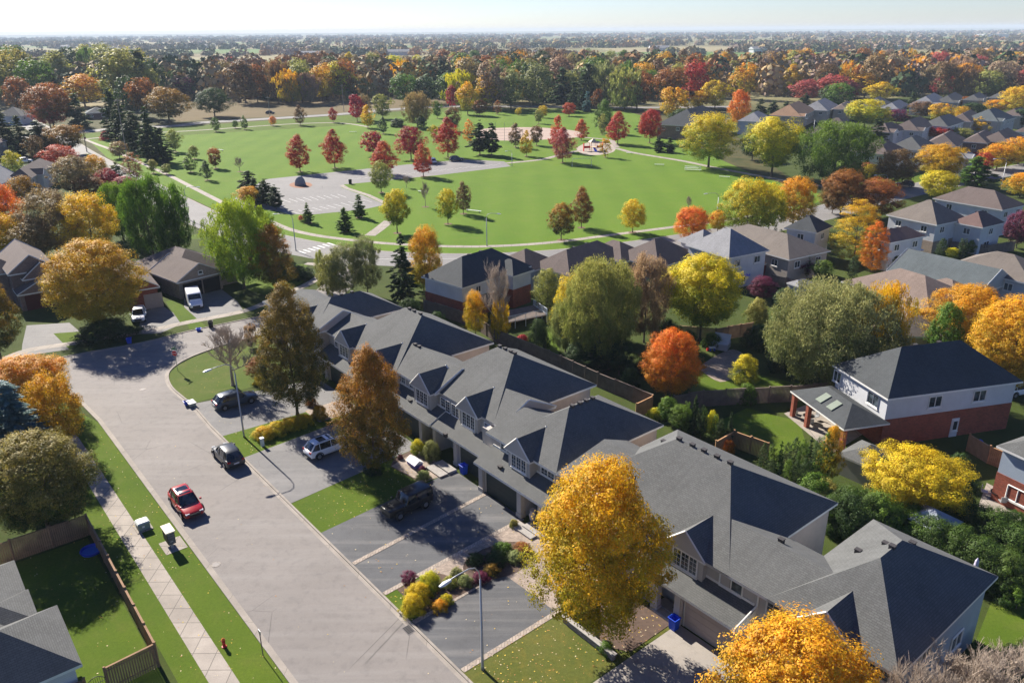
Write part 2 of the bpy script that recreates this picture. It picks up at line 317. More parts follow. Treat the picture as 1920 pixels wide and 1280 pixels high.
# lawns: along left side of the street, corner lawn, front strips
sheet('left_verge',[S(-9,-8.9),S(90,-8.9),S(90,-14.4),S(-2,-14.4),S(-14,-14),G(60,728)],.007,M_LAWN)
sheet('left_yard_lawn',[S(13.2,-15),S(60,-15),S(60,-30),S(13.2,-30)],.0072,M_LAWN)
corner=[S(-6.95,.25),G(341,742),G(323,727),G(315.5,712),G(318,698),G(335,684),G(362,670),G(402,655),G(445,641),G(495,630),G(560,606),S(-22,15),S(-6.95,15)]
sheet('corner_lawn',corner,.007,grass('corner_grass',(.085,.14,.02),(.13,.16,.04),(.24,.2,.09),.5,1.2))
sheet('front_lawn',[S(2.95,.25),S(8.65,.25),S(8.7,14),S(2.4,14)],.007,M_LAWN)
sheet('front_lawn',[S(19.4,.25),S(25.1,.25),S(24.6,13.2),S(17.9,13.2)],.007,M_LAWN)
sheet('front_lawn',[S(45.2,.25),S(51.1,.25),S(51.3,14),S(44.8,14)],.0072,grass('leafy_grass',(.09,.12,.02),(.15,.15,.04),(.3,.2,.04),.6,2))
sheet('front_lawn',[S(35.2,.25),S(39.2,.25),S(38.8,4.4),S(35.1,4.4)],.0072,M_LAWN)
# driveways
def drive(s0,s1,m,t1=14.6,s2=None,s3=None,z=.0085): return sheet('driveway',[S(s0,.2),S(s1,.2),S(s1 if s3 is None else s3,t1),S(s0 if s2 is None else s2,t1)],z,m)
drive(-6.9,2.9,M_DRVL,14.6,-4,3.6); drive(8.7,19.3,M_DRVL,14.6,7.5,18); drive(25.1,30.5,M_DRV,14.7,24,29.3); drive(30.5,35.1,M_DRV,14.6,29.3,34.2,.0088); drive(39.25,44.95,M_DRV,14.6,38.6,44.6); drive(51.3,57,asphalt('concrete_drive',(.36,.32,.28),.15,.2),14.6); drive(58,64,M_DRV)
mb=MB()
for a,b in (((30.52,.3),(29.25,14.5)),((39.2,.3),(38.6,14.5)),((35.2,.3),(34.4,14.5)),((45.1,.3),(44.9,12))):
    strip([S(*a),S(*b)],.42,.03,mb=mb)
tag(mb.obj('driveway_edging',paving('edging_pavers',(.42,.35,.29),.22,.55,.02,.55,.15)),kind='structure')
sheet('paver_walk',[S(38.9,3.6),S(38.9,5.4),S(38.9,8.6),S(44.6,8.8),S(44.6,14.2),S(34.35,14.2),S(34.8,9),S(35.05,3.6)],.02,M_PAVE)
sheet('entry_walk',[S(19.5,10.5),S(24,11.2),S(24.2,14.5),S(18.4,14.5)],.02,M_PAVE); sheet('entry_walk',[S(3,9.4),S(6.6,9.4),S(6.6,14.4),S(3,14.4)],.021,M_PAVE)
bd=[S(35.6,9.2),S(35.9,7.4),S(36.9,6.4),S(38.2,6.6),S(39.3,8),S(39.6,10.2),S(38.9,11.9),S(37.4,12.3),S(36.1,11.4)]
sheet('garden_bed',smooth_line(bd+[bd[0]],3)[:-1],.035,M_SOIL); sheet('garden_bed',[S(35.4,1.3),S(39,1.3),S(39,7),S(38.2,6),S(36.6,5.2),S(35.5,4.6)],.034,M_SOIL)
sheet('garden_bed',[S(46,9),S(49,8.6),S(51,10),S(51,14.4),S(45,14.4)],.034,M_SOIL); sheet('garden_bed',[S(18.4,11.5),S(19.5,10.4),S(24,11),S(23.6,14.6),S(18,14.6)],.019,M_SOIL)
# pavements
tag(strip([S(-12,-12.2),S(2,-12.1),S(90,-12.1)],1.55,.015).obj('pavement',M_CONC),kind='structure')
tag(strip(smooth_line(GP([(-60,700),(20,668),(60,655),(140,643),(267,622),(353,604),(450,585),(500,567),(550,545),(587,527),(603,510),(596,497),(573,494)]),4),1.5,.016).obj('pavement',M_CONC),kind='structure')
tag(strip(smooth_line(GP([(160,262),(185,272),(207,280),(270,308),(313,327),(370,356),(417,380),(432,388)]),3),1.5,.016).obj('pavement',M_CONC),kind='structure')
tag(strip(smooth_line(GP([(500,412),(537,428),(580,439),(633,447),(720,456),(843,462),(940,461),(1040,454),(1150,440),(1260,426),(1380,410),(1480,388)]),4),1.6,.016).obj('pavement',M_CONC),kind='structure')
tag(strip(smooth_line(GP([(150,262),(230,254),(310,248),(367,245),(467,238),(560,232),(640,231),(690,238)]),3),2,.016).obj('park_path',M_CONC),kind='structure')
tag(strip(smooth_line(GP([(950,306),(1010,300),(1050,291),(1085,283),(1147,278),(1180,285),(1207,290),(1280,302),(1323,311),(1380,322),(1470,338),(1560,352)]),4),2.2,.018).obj('park_path',M_CONC),kind='structure')
tag(strip(smooth_line(GP([(1157,277),(1150,268),(1140,262),(1080,257)]),3),2,.0185).obj('park_path',M_CONC),kind='structure')
tag(strip(GP([(693,442),(710,430),(730,414)]),2.4,.019).obj('park_path',M_CONC),kind='structure')
# car park
lot=GP([(405,392),(428,378),(447,369),(470,352),(500,336),(640,321.5),(760,309),(873,299),(945,303),(958,312),(827,328),(700,341),(645,346),(640,352),(680,366),(722,384),(690,391),(640,397),(590,402),(545,402),(525,397),(490,392),(440,398),(425,402)])
sheet('car_park',lot,.0145,M_ROAD2)
mb=MB(); a,b=G(700,341),G(723,384)
def seg(p,q,w=.13,z=.0185): strip([p,q],w,z,mb=mb)
for i in range(12):
    u=i/11; p=G(560+u*80,346+u*0-0,0).lerp(G(640,353),0); 
for i in range(11):
    x=545+i*13.5; y=396-i*2.2; seg(G(x,y),G(x+17,y+6-1.0)) 
for i in range(10):
    x=532+i*13; y=381-i*1.2; seg(G(x,y),G(x-16,y-6))
for i in range(20):
    x=650+i*14.5; y=338-i*1.47; seg(G(x,y),G(x+13,y-3.2))
tag(mb.obj('parking_lines',pm('road_paint',(.5,.5,.48),.7,.15)),kind='structure')
mb=MB()
for i in range(7): p=G(566+i*8.5,470-i*2.2) ; strip([G(560+i*9,471-i*2.6),G(573+i*9,475-i*2.6)],.5,.021,mb=mb)
strip([G(700,486),G(850,485),G(990,482)],.15,.02,mb=mb)
tag(mb.obj('crosswalk_paint',MC['road_paint']),kind='structure')
tag(strip(GP([(640,347),(650,353),(690,366),(722,381)]),1.4,.022).obj('car_park_median',M_CONC),kind='structure')
# back yards that show as sunlit grass or paving
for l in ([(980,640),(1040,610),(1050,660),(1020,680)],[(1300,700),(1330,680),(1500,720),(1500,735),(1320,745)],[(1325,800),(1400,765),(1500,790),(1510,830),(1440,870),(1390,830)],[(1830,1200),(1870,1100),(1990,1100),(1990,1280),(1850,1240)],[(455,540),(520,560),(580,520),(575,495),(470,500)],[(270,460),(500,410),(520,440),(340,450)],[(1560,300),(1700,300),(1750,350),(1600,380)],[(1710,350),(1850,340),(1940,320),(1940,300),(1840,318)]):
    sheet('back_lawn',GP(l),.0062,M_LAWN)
sheet('patio',smooth_line(GP([(1308,690),(1340,668),(1375,655),(1400,672),(1385,700),(1350,716),(1308,690)]),4)[:-1],.02,M_PAVE)
sheet('patio',GP([(1470,775),(1560,740),(1640,800),(1560,850)]),.021,M_CONC); sheet('patio',GP([(1830,960),(1850,905),(1900,930),(1960,1000),(1900,1010)]),.021,M_CONC)
# driveways of the houses over the cross street
for l,m in (([(40,668),(42,645),(50,610),(130,605),(150,622),(130,655)],M_DRVL),([(205,628),(262,618),(262,590),(300,570),(330,590),(348,604),(300,625)],M_DRVL),([(365,598),(345,575),(345,545),(400,530),(445,565),(457,583)],M_DRVL)):
    sheet('driveway',GP(l),.0122,m)
for l in ([(310,565),(330,562),(372,600),(340,608)],[(350,606),(376,603),(388,612),(356,618)],[(100,625),(170,620),(200,610),(205,625),(130,655)]): sheet('front_lawn',GP(l),.0127,M_LAWN)
# ------------------------------------------------------------------ vegetation
def prof(kind,z):
    z=np.clip(z,0,1)
    if kind=='r': return .5*np.sqrt(np.clip(1-((z-.42)/np.where(z>.42,.58,.43))**2,0,1))
    if kind=='o': return .5*np.sin(np.pi*np.clip(z,0,1)**.62)**.75
    if kind=='c': return .5*np.sin(np.pi*z**.75)**.5
    if kind=='s': return .5*(1-z)**.85*(.86+.14*np.cos(z*2*np.pi*9))*np.clip(z*14,.35,1)
    if kind=='p': return .5*(1-z**1.5)**.8*(.8+.2*np.cos(z*2*np.pi*5))*np.clip(z*8,.3,1)
    if kind=='v': return .5*np.sin(np.pi*np.clip(z,0,1)**1.25)**.6
    if kind=='w': return .5*np.sqrt(np.clip(1-((z-.5)/.52)**2,0,1))
    return .5*np.sqrt(np.clip(1-z**2.2,0,1))   # 'h' dome shrub
def crown_mesh(kind,nl,ls,seed,asp=1.):
    """asp = height/width of the real crown so leaves keep their shape"""
    R=np.random.default_rng(seed)
    conif=kind in 'sp'
    nc={3500:110,14000:260,36000:230,90000:680}.get(nl,max(40,nl//40))
    if kind=='v': nc=int(nc*.7)
    zc=R.uniform(.02,.985,nc*6); zc=zc[R.uniform(0,.55,nc*6)<prof(kind,zc)+.06][:nc] if not conif else zc[:nc]; nc=len(zc); th=R.uniform(0,2*np.pi,nc); z=zc if not conif else 1-np.sqrt(R.uniform(.0,.97,nc))
    if conif: z=np.clip(z,.01,.98)
    # lumpy outline
    k=[(R.integers(2,6),R.uniform(0,6.28),R.uniform(1,4),R.uniform(.05,.14)) for _ in range(5)]
    def lump(th,z):
        s=1+0*th
        for a,b,c,d in k: s=s+d*np.sin(a*th+b+c*z*3)
        return s*(.93 if not conif else .95)
    rr=R.uniform(0,1,nc)**(.33 if not conif else .5)
    rad_=prof(kind,z)*lump(th,z)*rr
    C=np.stack([np.cos(th)*rad_,np.sin(th)*rad_,z],1)
    cs=R.uniform(.45,1.35,nc)*(.1 if not conif else .06)*(260/nc)**.28
    if kind=='w': cs*=.8
    cval=R.uniform(0,1,nc)
    idx=R.integers(0,nc,nl); 
    d=R.normal(size=(nl,3)); d/=np.linalg.norm(d,axis=1)[:,None]; q=R.uniform(.35,1,nl)**.6
    off=d*q[:,None]*cs[idx][:,None]
    if conif:
        out=np.stack([np.cos(th[idx]),np.sin(th[idx]),-.35*np.ones(nl)],1); off=off*np.array([.7,.7,.25])+out*R.uniform(-1,1,nl)[:,None]*cs[idx][:,None]*.9*np.array([1,1,.4])
    if kind=='w': off[:,2]-=R.uniform(0,1,nl)**2*.13
    off[:,2]/=asp
    P=C[idx]+off; P[:,2]=np.clip(P[:,2],0.0,1.03)
    # leaf normal: outward of clump + crown outward + up, jittered
    n=d*1.0+np.stack([np.cos(th[idx])*rr[idx],np.sin(th[idx])*rr[idx],(z[idx]-.35)*1.2],1)*.7+np.array([0,0,.35])+R.normal(size=(nl,3))*.38
    n/=np.linalg.norm(n,axis=1)[:,None]
    t=np.cross(n,R.normal(size=(nl,3))); t/=np.linalg.norm(t,axis=1)[:,None]; b=np.cross(n,t)
    if conif: 
        t=np.stack([np.cos(th[idx]),np.sin(th[idx]),-.3+R.normal(size=nl)*.25],1)+R.normal(size=(nl,3))*.35; t/=np.linalg.norm(t,axis=1)[:,None]; b=np.cross(n,t); b/=np.linalg.norm(b,axis=1)[:,None]+1e-6
    if kind=='w': t=np.stack([R.normal(size=nl)*.3,R.normal(size=nl)*.3,-np.ones(nl)],1); t/=np.linalg.norm(t,axis=1)[:,None]; b=np.cross(t,R.normal(size=(nl,3))); b/=np.linalg.norm(b,axis=1)[:,None]
    sz=ls*R.uniform(.6,1.35,nl); la=sz*(1.0 if not conif else 1.5); lb=sz*(.62 if not conif else .4)
    if kind=='w': la=sz*1.7; lb=sz*.4
    A=np.array([1,1,1/asp])
    V=np.empty((nl,4,3)); V[:,0]=P-t*la[:,None]*.5*A; V[:,1]=P+b*lb[:,None]*.5*A+n*sz[:,None]*.08*A; V[:,2]=P+t*la[:,None]*.5*A; V[:,3]=P-b*lb[:,None]*.5*A+n*sz[:,None]*.08*A
    me=bpy.data.meshes.new('crown'); me.vertices.add(nl*4); me.vertices.foreach_set('co',V.reshape(-1)); me.loops.add(nl*4); me.loops.foreach_set('vertex_index',np.arange(nl*4,dtype=np.int32))
    me.polygons.add(nl); me.polygons.foreach_set('loop_start',np.arange(0,nl*4,4,dtype=np.int32)); 
    me.update(); me.validate()
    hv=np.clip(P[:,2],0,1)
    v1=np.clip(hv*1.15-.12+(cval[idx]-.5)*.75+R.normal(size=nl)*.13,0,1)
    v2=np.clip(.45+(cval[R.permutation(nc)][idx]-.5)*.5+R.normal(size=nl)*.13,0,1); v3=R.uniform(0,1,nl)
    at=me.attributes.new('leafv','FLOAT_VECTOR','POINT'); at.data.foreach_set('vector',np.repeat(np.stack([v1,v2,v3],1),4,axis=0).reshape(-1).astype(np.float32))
    me.materials.append(LEAF); return me
def limb_mesh(seed,base,bare=False,mat=None,depth=3,stems=1,asp=1.3,full=False):
    """unit tree skeleton: height 1, width 1; base = bare trunk fraction"""
    R=random.Random(seed); mb=MB()
    def br(p,d,l,r,k):
        n=4 if k<depth else 5; pts=[p]; rs=[r]; q=Vector(p); dd=Vector(d)
        for i in range(n):
            dd=(dd+Vector((R.uniform(-.16,.16),R.uniform(-.16,.16),R.uniform(-.02,.13)))).normalized(); q=q+Vector((dd.x,dd.y,dd.z/asp))*l/n; pts.append(q.copy()); rs.append(r*(1-.8*(i+1)/n)+.0007)
        mb.tube(pts,rs,max(3,7-(depth-k)*1 if k>1 else 3),cap=False)
        if k>0:
            for j in range(7 if bare else 4):
                u=R.uniform(.25,1); i=min(int(u*n),n-1); s=pts[i].lerp(pts[i+1],u*n-i); a=R.uniform(0,6.283); lat=Vector((math.cos(a),math.sin(a),R.uniform(.25,.9))).normalized()
                br(s,(dd*.55+lat*.75).normalized(),l*R.uniform(.42,.68),r*.48,k-1)
    for s in range(stems):
        an=6.28*s/stems+R.random(); lean=.0 if stems==1 else .3
        tw=(.022 if stems==1 else .015)*(1.35 if bare else 1)
        p=Vector((math.cos(an)*.02*(stems>1),math.sin(an)*.02*(stems>1),0)); top=p+Vector((math.cos(an)*lean*.3,math.sin(an)*lean*.3,base+.06))
        mb.tube([p,p.lerp(top,.12),p.lerp(top,.6),top],[tw*1.45,tw,tw*.85,tw*.72],9,cap=False)
        # leader
        ld=top+Vector((R.uniform(-.05,.05),R.uniform(-.05,.05),(.95-base)*.75)); mb.tube([top,top.lerp(ld,.5)+Vector((.02,-.01,0)),ld],[tw*.72,tw*.42,tw*.1],6,cap=False)
        for j in range(9 if not bare else 11):
            u=.02+.62*j/9; q=top.lerp(ld,u); a=j*2.4+R.uniform(-.4,.4); el=R.uniform(.35,.9)+u*.5
            br(q,Vector((math.cos(a),math.sin(a),el)).normalized(),(.42-.18*u)*(1 if not full else 1.05),tw*.42*(1-u*.5),depth-2 if not bare else depth-1)
    return mb.mesh('trunk',mat or BARK,True)
LODS={0:(3500,.058),1:(14000,.031),2:(36000,.0195),3:(90000,.0145)}
KA={'r':1.15,'o':1.55,'c':2.6,'s':2.0,'p':1.7,'v':.95,'w':1.25,'h':.75}
CB={'r':.2,'o':.14,'c':.05,'s':.03,'p':.1,'v':.24,'w':.15,'h':0}
CM={};TM={}
def crown(kind,lod,seed):
    k=(kind,lod,seed)
    if k not in CM:
        nl,ls=LODS[lod]; CM[k]=crown_mesh(kind,nl,ls*(1.12 if kind not in 'sp' else 2.3),sum(map(ord,kind))*31+seed*7+lod,KA[kind])
    return CM[k]
def trunk(kind,seed,bare=False):
    k=(kind if kind in 'srvpb' else 'r',seed%2,bare)
    if k not in TM: TM[k]=limb_mesh(seed%2+5,CB.get(kind,.2) if not bare else .16,bare,TWIG if bare else BARK,4 if bare else 3)
    return TM[k]
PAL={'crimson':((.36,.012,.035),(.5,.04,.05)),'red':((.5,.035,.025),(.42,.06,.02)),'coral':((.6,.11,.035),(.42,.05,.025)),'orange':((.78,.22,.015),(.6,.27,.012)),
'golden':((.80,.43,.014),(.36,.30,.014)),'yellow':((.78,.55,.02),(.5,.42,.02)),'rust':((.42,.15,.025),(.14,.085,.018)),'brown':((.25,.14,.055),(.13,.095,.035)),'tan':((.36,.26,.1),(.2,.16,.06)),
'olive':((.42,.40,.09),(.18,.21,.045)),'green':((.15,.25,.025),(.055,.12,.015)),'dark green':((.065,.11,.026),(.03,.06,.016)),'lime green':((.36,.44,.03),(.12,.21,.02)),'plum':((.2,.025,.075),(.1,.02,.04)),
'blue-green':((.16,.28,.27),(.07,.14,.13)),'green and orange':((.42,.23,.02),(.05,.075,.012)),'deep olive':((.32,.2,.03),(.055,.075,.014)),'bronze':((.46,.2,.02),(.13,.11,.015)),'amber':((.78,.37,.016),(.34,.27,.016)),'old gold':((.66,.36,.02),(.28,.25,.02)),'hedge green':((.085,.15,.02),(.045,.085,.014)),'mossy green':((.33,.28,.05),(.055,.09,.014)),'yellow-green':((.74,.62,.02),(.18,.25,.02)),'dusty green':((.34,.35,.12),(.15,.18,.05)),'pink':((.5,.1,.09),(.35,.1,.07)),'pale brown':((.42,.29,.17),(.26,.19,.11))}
SHP={'r':'rounded','o':'egg-shaped','c':'narrow upright','s':'spruce','p':'pine','v':'spreading','w':'drooping','h':'bushy','b':'bare'}
TREES=[]
TC=[0]
def plant(kind,col,loc,w,h,zone,lod,name=None,cat='tree',stems=None,thin=1.,rz=None):
    TC[0]+=1; sd=TC[0]%3 if lod<2 else TC[0]%2; seed=TC[0]
    mp=col in('crimson','red','coral','orange','golden','rust')
    nm=name or {'w':'weeping_tree','r':'maple_tree' if mp else None,'o':'maple_tree' if mp else None,'s':'spruce_tree','p':'pine_tree','h':'shrub','b':'bare_tree','c':'columnar_tree'}.get(kind) or 'broadleaf_tree'
    if nm=='shrub': cat='shrub'
    e=empty(nm,(loc[0],loc[1],0),rz if rz is not None else seed*1.7)
    a,b=PAL[col]; j=lambda c,s:tuple(max(.003,x*(1+((math.sin(seed*12.9898+i*3.1+s)*43758.5)%1-.5)*.16)) for i,x in enumerate(c))
    cb=CB[kind] if kind!='b' else 0
    if kind!='b':
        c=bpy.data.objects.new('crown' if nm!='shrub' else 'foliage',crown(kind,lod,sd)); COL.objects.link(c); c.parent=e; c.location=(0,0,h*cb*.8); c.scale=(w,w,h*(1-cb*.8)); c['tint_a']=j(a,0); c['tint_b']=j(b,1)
    if kind!='h' or lod>1:
        t=bpy.data.objects.new('trunk' if kind!='h' else 'stem',trunk(kind if kind!='h' else 'r',sd,kind=='b')); COL.objects.link(t); t.parent=e; t.scale=(w*(.92 if kind!='b' else 1.),w*(.92 if kind!='b' else 1.),h*(.93 if kind!='b' else 1))
    TREES.append((e,kind,col,zone,cat,w,h)); return e
ORD=['','second','third','fourth','fifth','sixth','seventh','eighth','ninth','tenth','eleventh','twelfth','thirteenth','fourteenth','fifteenth','sixteenth','seventeenth','eighteenth','nineteenth','twentieth']
def label_trees():
    d={}
    for t in TREES: d.setdefault((t[2],t[1],t[3],t[4]),[]).append(t)
    for (col,kind,zone,cat),l in d.items():
        l.sort(key=lambda t:PX(t[0].location)[0])
        for i,t in enumerate(l):
            nm={'s':'spruce','p':'pine','b':'bare tree','h':'bush'}.get(kind,'tree'); ad='' if kind in 'spb' else SHP[kind]+' '
            c='' if kind=='b' else col+' '
            base=(c+ad+nm).strip()
            if len(l)==1: s=f'{base} {zone}, the only one of its kind there'
            else:
                o='leftmost' if i==0 else 'rightmost' if i==len(l)-1 else (ORD[i] if i<20 else str(i+1)+'th')
                s=f'{base} {zone}, {o} of {len(l)}' if i in (0,len(l)-1) else f'{base} {zone}, {o} from the left of {len(l)}'
            w=s.split(); tag(t[0],' '.join(w[:16]),cat,(('trees ' if cat=='tree' else 'shrubs ')+zone))
# ------------------------------------------------------------------ buildings
SH_G=shingle('grey_shingles',(.108,.11,.108)); SH_D=shingle('dark_shingles',(.062,.068,.072)); SH_BR=shingle('brown_shingles',(.13,.10,.09)); SH_B2=shingle('taupe_shingles',(.165,.14,.12)); SH_T=shingle('teal_grey_shingles',(.095,.112,.118)); SH_L=shingle('pale_grey_shingles',(.24,.24,.25)); SH_TAN=shingle('tan_shingles',(.2,.15,.125)); SH_R=shingle('red_brown_shingles',(.15,.095,.085)); SH_O=shingle('clay_shingles',(.33,.2,.12))
SHK={'g':SH_G,'d':SH_D,'br':SH_BR,'b2':SH_B2,'t':SH_T,'l':SH_L,'tan':SH_TAN,'r':SH_R,'o':SH_O}
SHN={'g':'grey','d':'charcoal','br':'brown','b2':'taupe','t':'blue-grey','l':'pale grey','tan':'tan','r':'dark red-brown','o':'clay orange'}
W_W=siding('white_siding',(.58,.59,.61)); W_BE=siding('beige_siding',(.42,.37,.32)); W_GR=siding('grey_siding',(.46,.44,.42)); W_ST=pm('grey_stucco',(.42,.385,.35),.9,.1,1.2); W_SB=pm('beige_stucco',(.5,.42,.36),.9,.1,1.2); W_BL=siding('blue_grey_siding',(.36,.42,.5))
B_R=brick('red_brick',(.30,.065,.035),(.22,.12,.09)); B_B=brick('brown_brick',(.2,.12,.1)); B_T=brick('tan_brick',(.34,.26,.2))
WLK={'w':W_W,'be':W_BE,'gr':W_GR,'st':W_ST,'sb':W_SB,'r':B_R,'bb':B_B,'tb':B_T,'bl':W_BL}
VENT=pm('vent_plastic',(.05,.045,.045),.7,.1); DARK=pm('dark_interior',(.012,.012,.014),.9,.1); GDOOR=pm('dark_green_door',(.022,.035,.034),.5,.1); GDR=pm('dark_red_door',(.07,.012,.015),.5,.1); GDB=pm('beige_door',(.36,.28,.24),.6,.08); GDW=pm('white_door',(.6,.6,.6),.5,.08)
def hip(mb,x0,x1,y0,y1,ze,r0,r1,zr,th=.2,rm=0,tm=1,wm=2,jit=0):
    """roof on eave rectangle with ridge r0-r1; ridge ends on the eave line make gables"""
    ze+=jit; a=(x0,y0,ze);b=(x1,y0,ze);c=(x1,y1,ze);d=(x0,y1,ze)
    ax=abs(r1[0]-r0[0])>=abs(r1[1]-r0[1])
    R0=(r0[0],r0[1],zr+jit);R1=(r1[0],r1[1],zr+jit)
    if ax:
        mb.add([a,b,R1,R0],[(0,1,2,3)],rm); mb.add([c,d,R0,R1],[(0,1,2,3)],rm)
        mb.add([b,c,R1],[(0,1,2)],wm if abs(r1[0]-x1)<.01 else rm); mb.add([d,a,R0],[(0,1,2)],wm if abs(r0[0]-x0)<.01 else rm)
    else:
        mb.add([b,c,R1,R0],[(0,1,2,3)],rm); mb.add([d,a,R0,R1],[(0,1,2,3)],rm)
        mb.add([a,b,R0],[(0,1,2)],wm if abs(r0[1]-y0)<.01 else rm); mb.add([c,d,R1],[(0,1,2)],wm if abs(r1[1]-y1)<.01 else rm)
    z0=ze-th
    lo=[(x0,y0,z0),(x1,y0,z0),(x1,y1,z0),(x0,y1,z0)]; hi=[a,b,c,d]
    for i in range(4):
        j=(i+1)%4; mb.add([lo[i],lo[j],hi[j],hi[i]],[(0,1,2,3)],tm)
    mb.add(lo,[(3,2,1,0)],tm)
    # gable rakes
    def rake(p,q):
        p=Vector(p);q=Vector(q); mb.tube([p+Vector((0,0,.03)),q+Vector((0,0,.03))],.07,4,tm)
    if ax:
        if abs(r1[0]-x1)<.01: rake(b,R1); rake(c,R1)
        if abs(r0[0]-x0)<.01: rake(a,R0); rake(d,R0)
    else:
        if abs(r0[1]-y0)<.01: rake(a,R0); rake(b,R0)
        if abs(r1[1]-y1)<.01: rake(c,R1); rake(d,R1)
def autohip(mb,x0,x1,y0,y1,ze,p,kind='hip',jit=0,**k):
    w=x1-x0;d=y1-y0;cx=(x0+x1)/2;cy=(y0+y1)/2
    if kind=='hip':
        if w>=d: zr=ze+p*d/2; r=((x0+d/2,cy),(x1-d/2,cy)) 
        else: zr=ze+p*w/2; r=((cx,y0+w/2),(cx,y1-w/2))
        if abs(w-d)<.3: r=((cx-.1,cy),(cx+.1,cy))
    elif kind=='gx': zr=ze+p*d/2; r=((x0,cy),(x1,cy))
    else: zr=ze+p*w/2; r=((cx,y0),(cx,y1))
    hip(mb,x0,x1,y0,y1,ze,r[0],r[1],zr,jit=jit,**k); return r,zr
ROTS={'f':0,'r':math.pi/2,'b':math.pi,'l':-math.pi/2}
def window(parent,x,y,z,w,h,face='f',arch=False,mull=2,mun=False,name='window',trim=None,glass=None):
    """glass pane (part) with a frame (sub-part); (x,y,z) centre on the wall face"""
    mb=MB(); n=12
    if arch:
        pts=[(-w/2,-h/2),(w/2,-h/2)]+[(w/2*math.cos(math.pi*i/n),h/2-.25*w+.42*w*math.sin(math.pi*i/n)) for i in range(n+1)]
    else: pts=[(-w/2,-h/2),(w/2,-h/2),(w/2,h/2),(-w/2,h/2)]
    mb.add([(p[0],-.02,p[1]) for p in pts],[tuple(range(len(pts)))]); o=mb.obj(name,glass or GLASS,parent); o.location=(x,y,z); o.rotation_euler=(0,0,ROTS[face])
    fb=MB(); t=.07
    def bar(a,b,w_=t,d=.05): 
        a=Vector((a[0],-.045,a[1]));b=Vector((b[0],-.045,b[1])); fb.tube([a,b],w_*.62,4)
    for i in range(len(pts)): bar(pts[i],pts[(i+1)%len(pts)],.11)
    top=h/2 if not arch else h/2-.25*w
    if arch: bar((-w/2,top),(w/2,top)); [bar((0,top),(w*.47*math.cos(a),top+.4*w*math.sin(a)),.035) for a in (.6,1.1,1.57,2.05,2.55)]
    for i in range(1,mull): bar((-w/2+w*i/mull,-h/2),(-w/2+w*i/mull,top),.09)
    if mun:
        for i in range(mull):
            bar((-w/2+w*(i+.5)/mull,-h/2),(-w/2+w*(i+.5)/mull,top),.03)
        for j in (1,2,3): zz=-h/2+(top+h/2)*j/4; bar((-w/2,zz),(w/2,zz),.03)
    fb.box(-w/2-.1,w/2+.1,-.12,0.01,-h/2-.16,-h/2-.05); fb.obj('frame',trim or TRIM,o); return o
def vents(mb,pts,s=.3):
    for x,y,z in pts: mb.box(x-s*.6,x+s*.6,y-s/2,y+s/2,z-.2,z+.14); mb.box(x-s*.7,x+s*.7,y-s*.6,y+s*.6,z+.141,z+.19)
def dormer(root,cx,yf,zb,ze,w,pitch,depth,arch=True,zr=None):
    zr=ze+w/2*pitch
    b=MB(); b.box(cx-w/2+.28,cx+w/2-.28,yf,yf+depth*.55,zb,ze-.12); b.add([(cx-w/2+.28,yf,ze-.12),(cx+w/2-.28,yf,ze-.12),(cx,yf,zr-.35)],[(0,1,2)])
    d=b.obj('dormer',W_GR,root)
    r=MB(); hip(r,cx-w/2,cx+w/2,yf-.25,yf+depth,ze,(cx,yf-.25),(cx,yf+depth),zr,th=.14); r.obj('dormer_roof',[SH_G,TRIM,W_GR],d)
    window(d,cx,yf,zb+1.35,w*.58,1.9,'f',arch,3,True); 
    f=MB(); f.box(cx-w/2+.2,cx+w/2-.2,yf-.06,yf-.003,zb-.02,zb+.12); f.obj('skirting',TRIM,d); return d
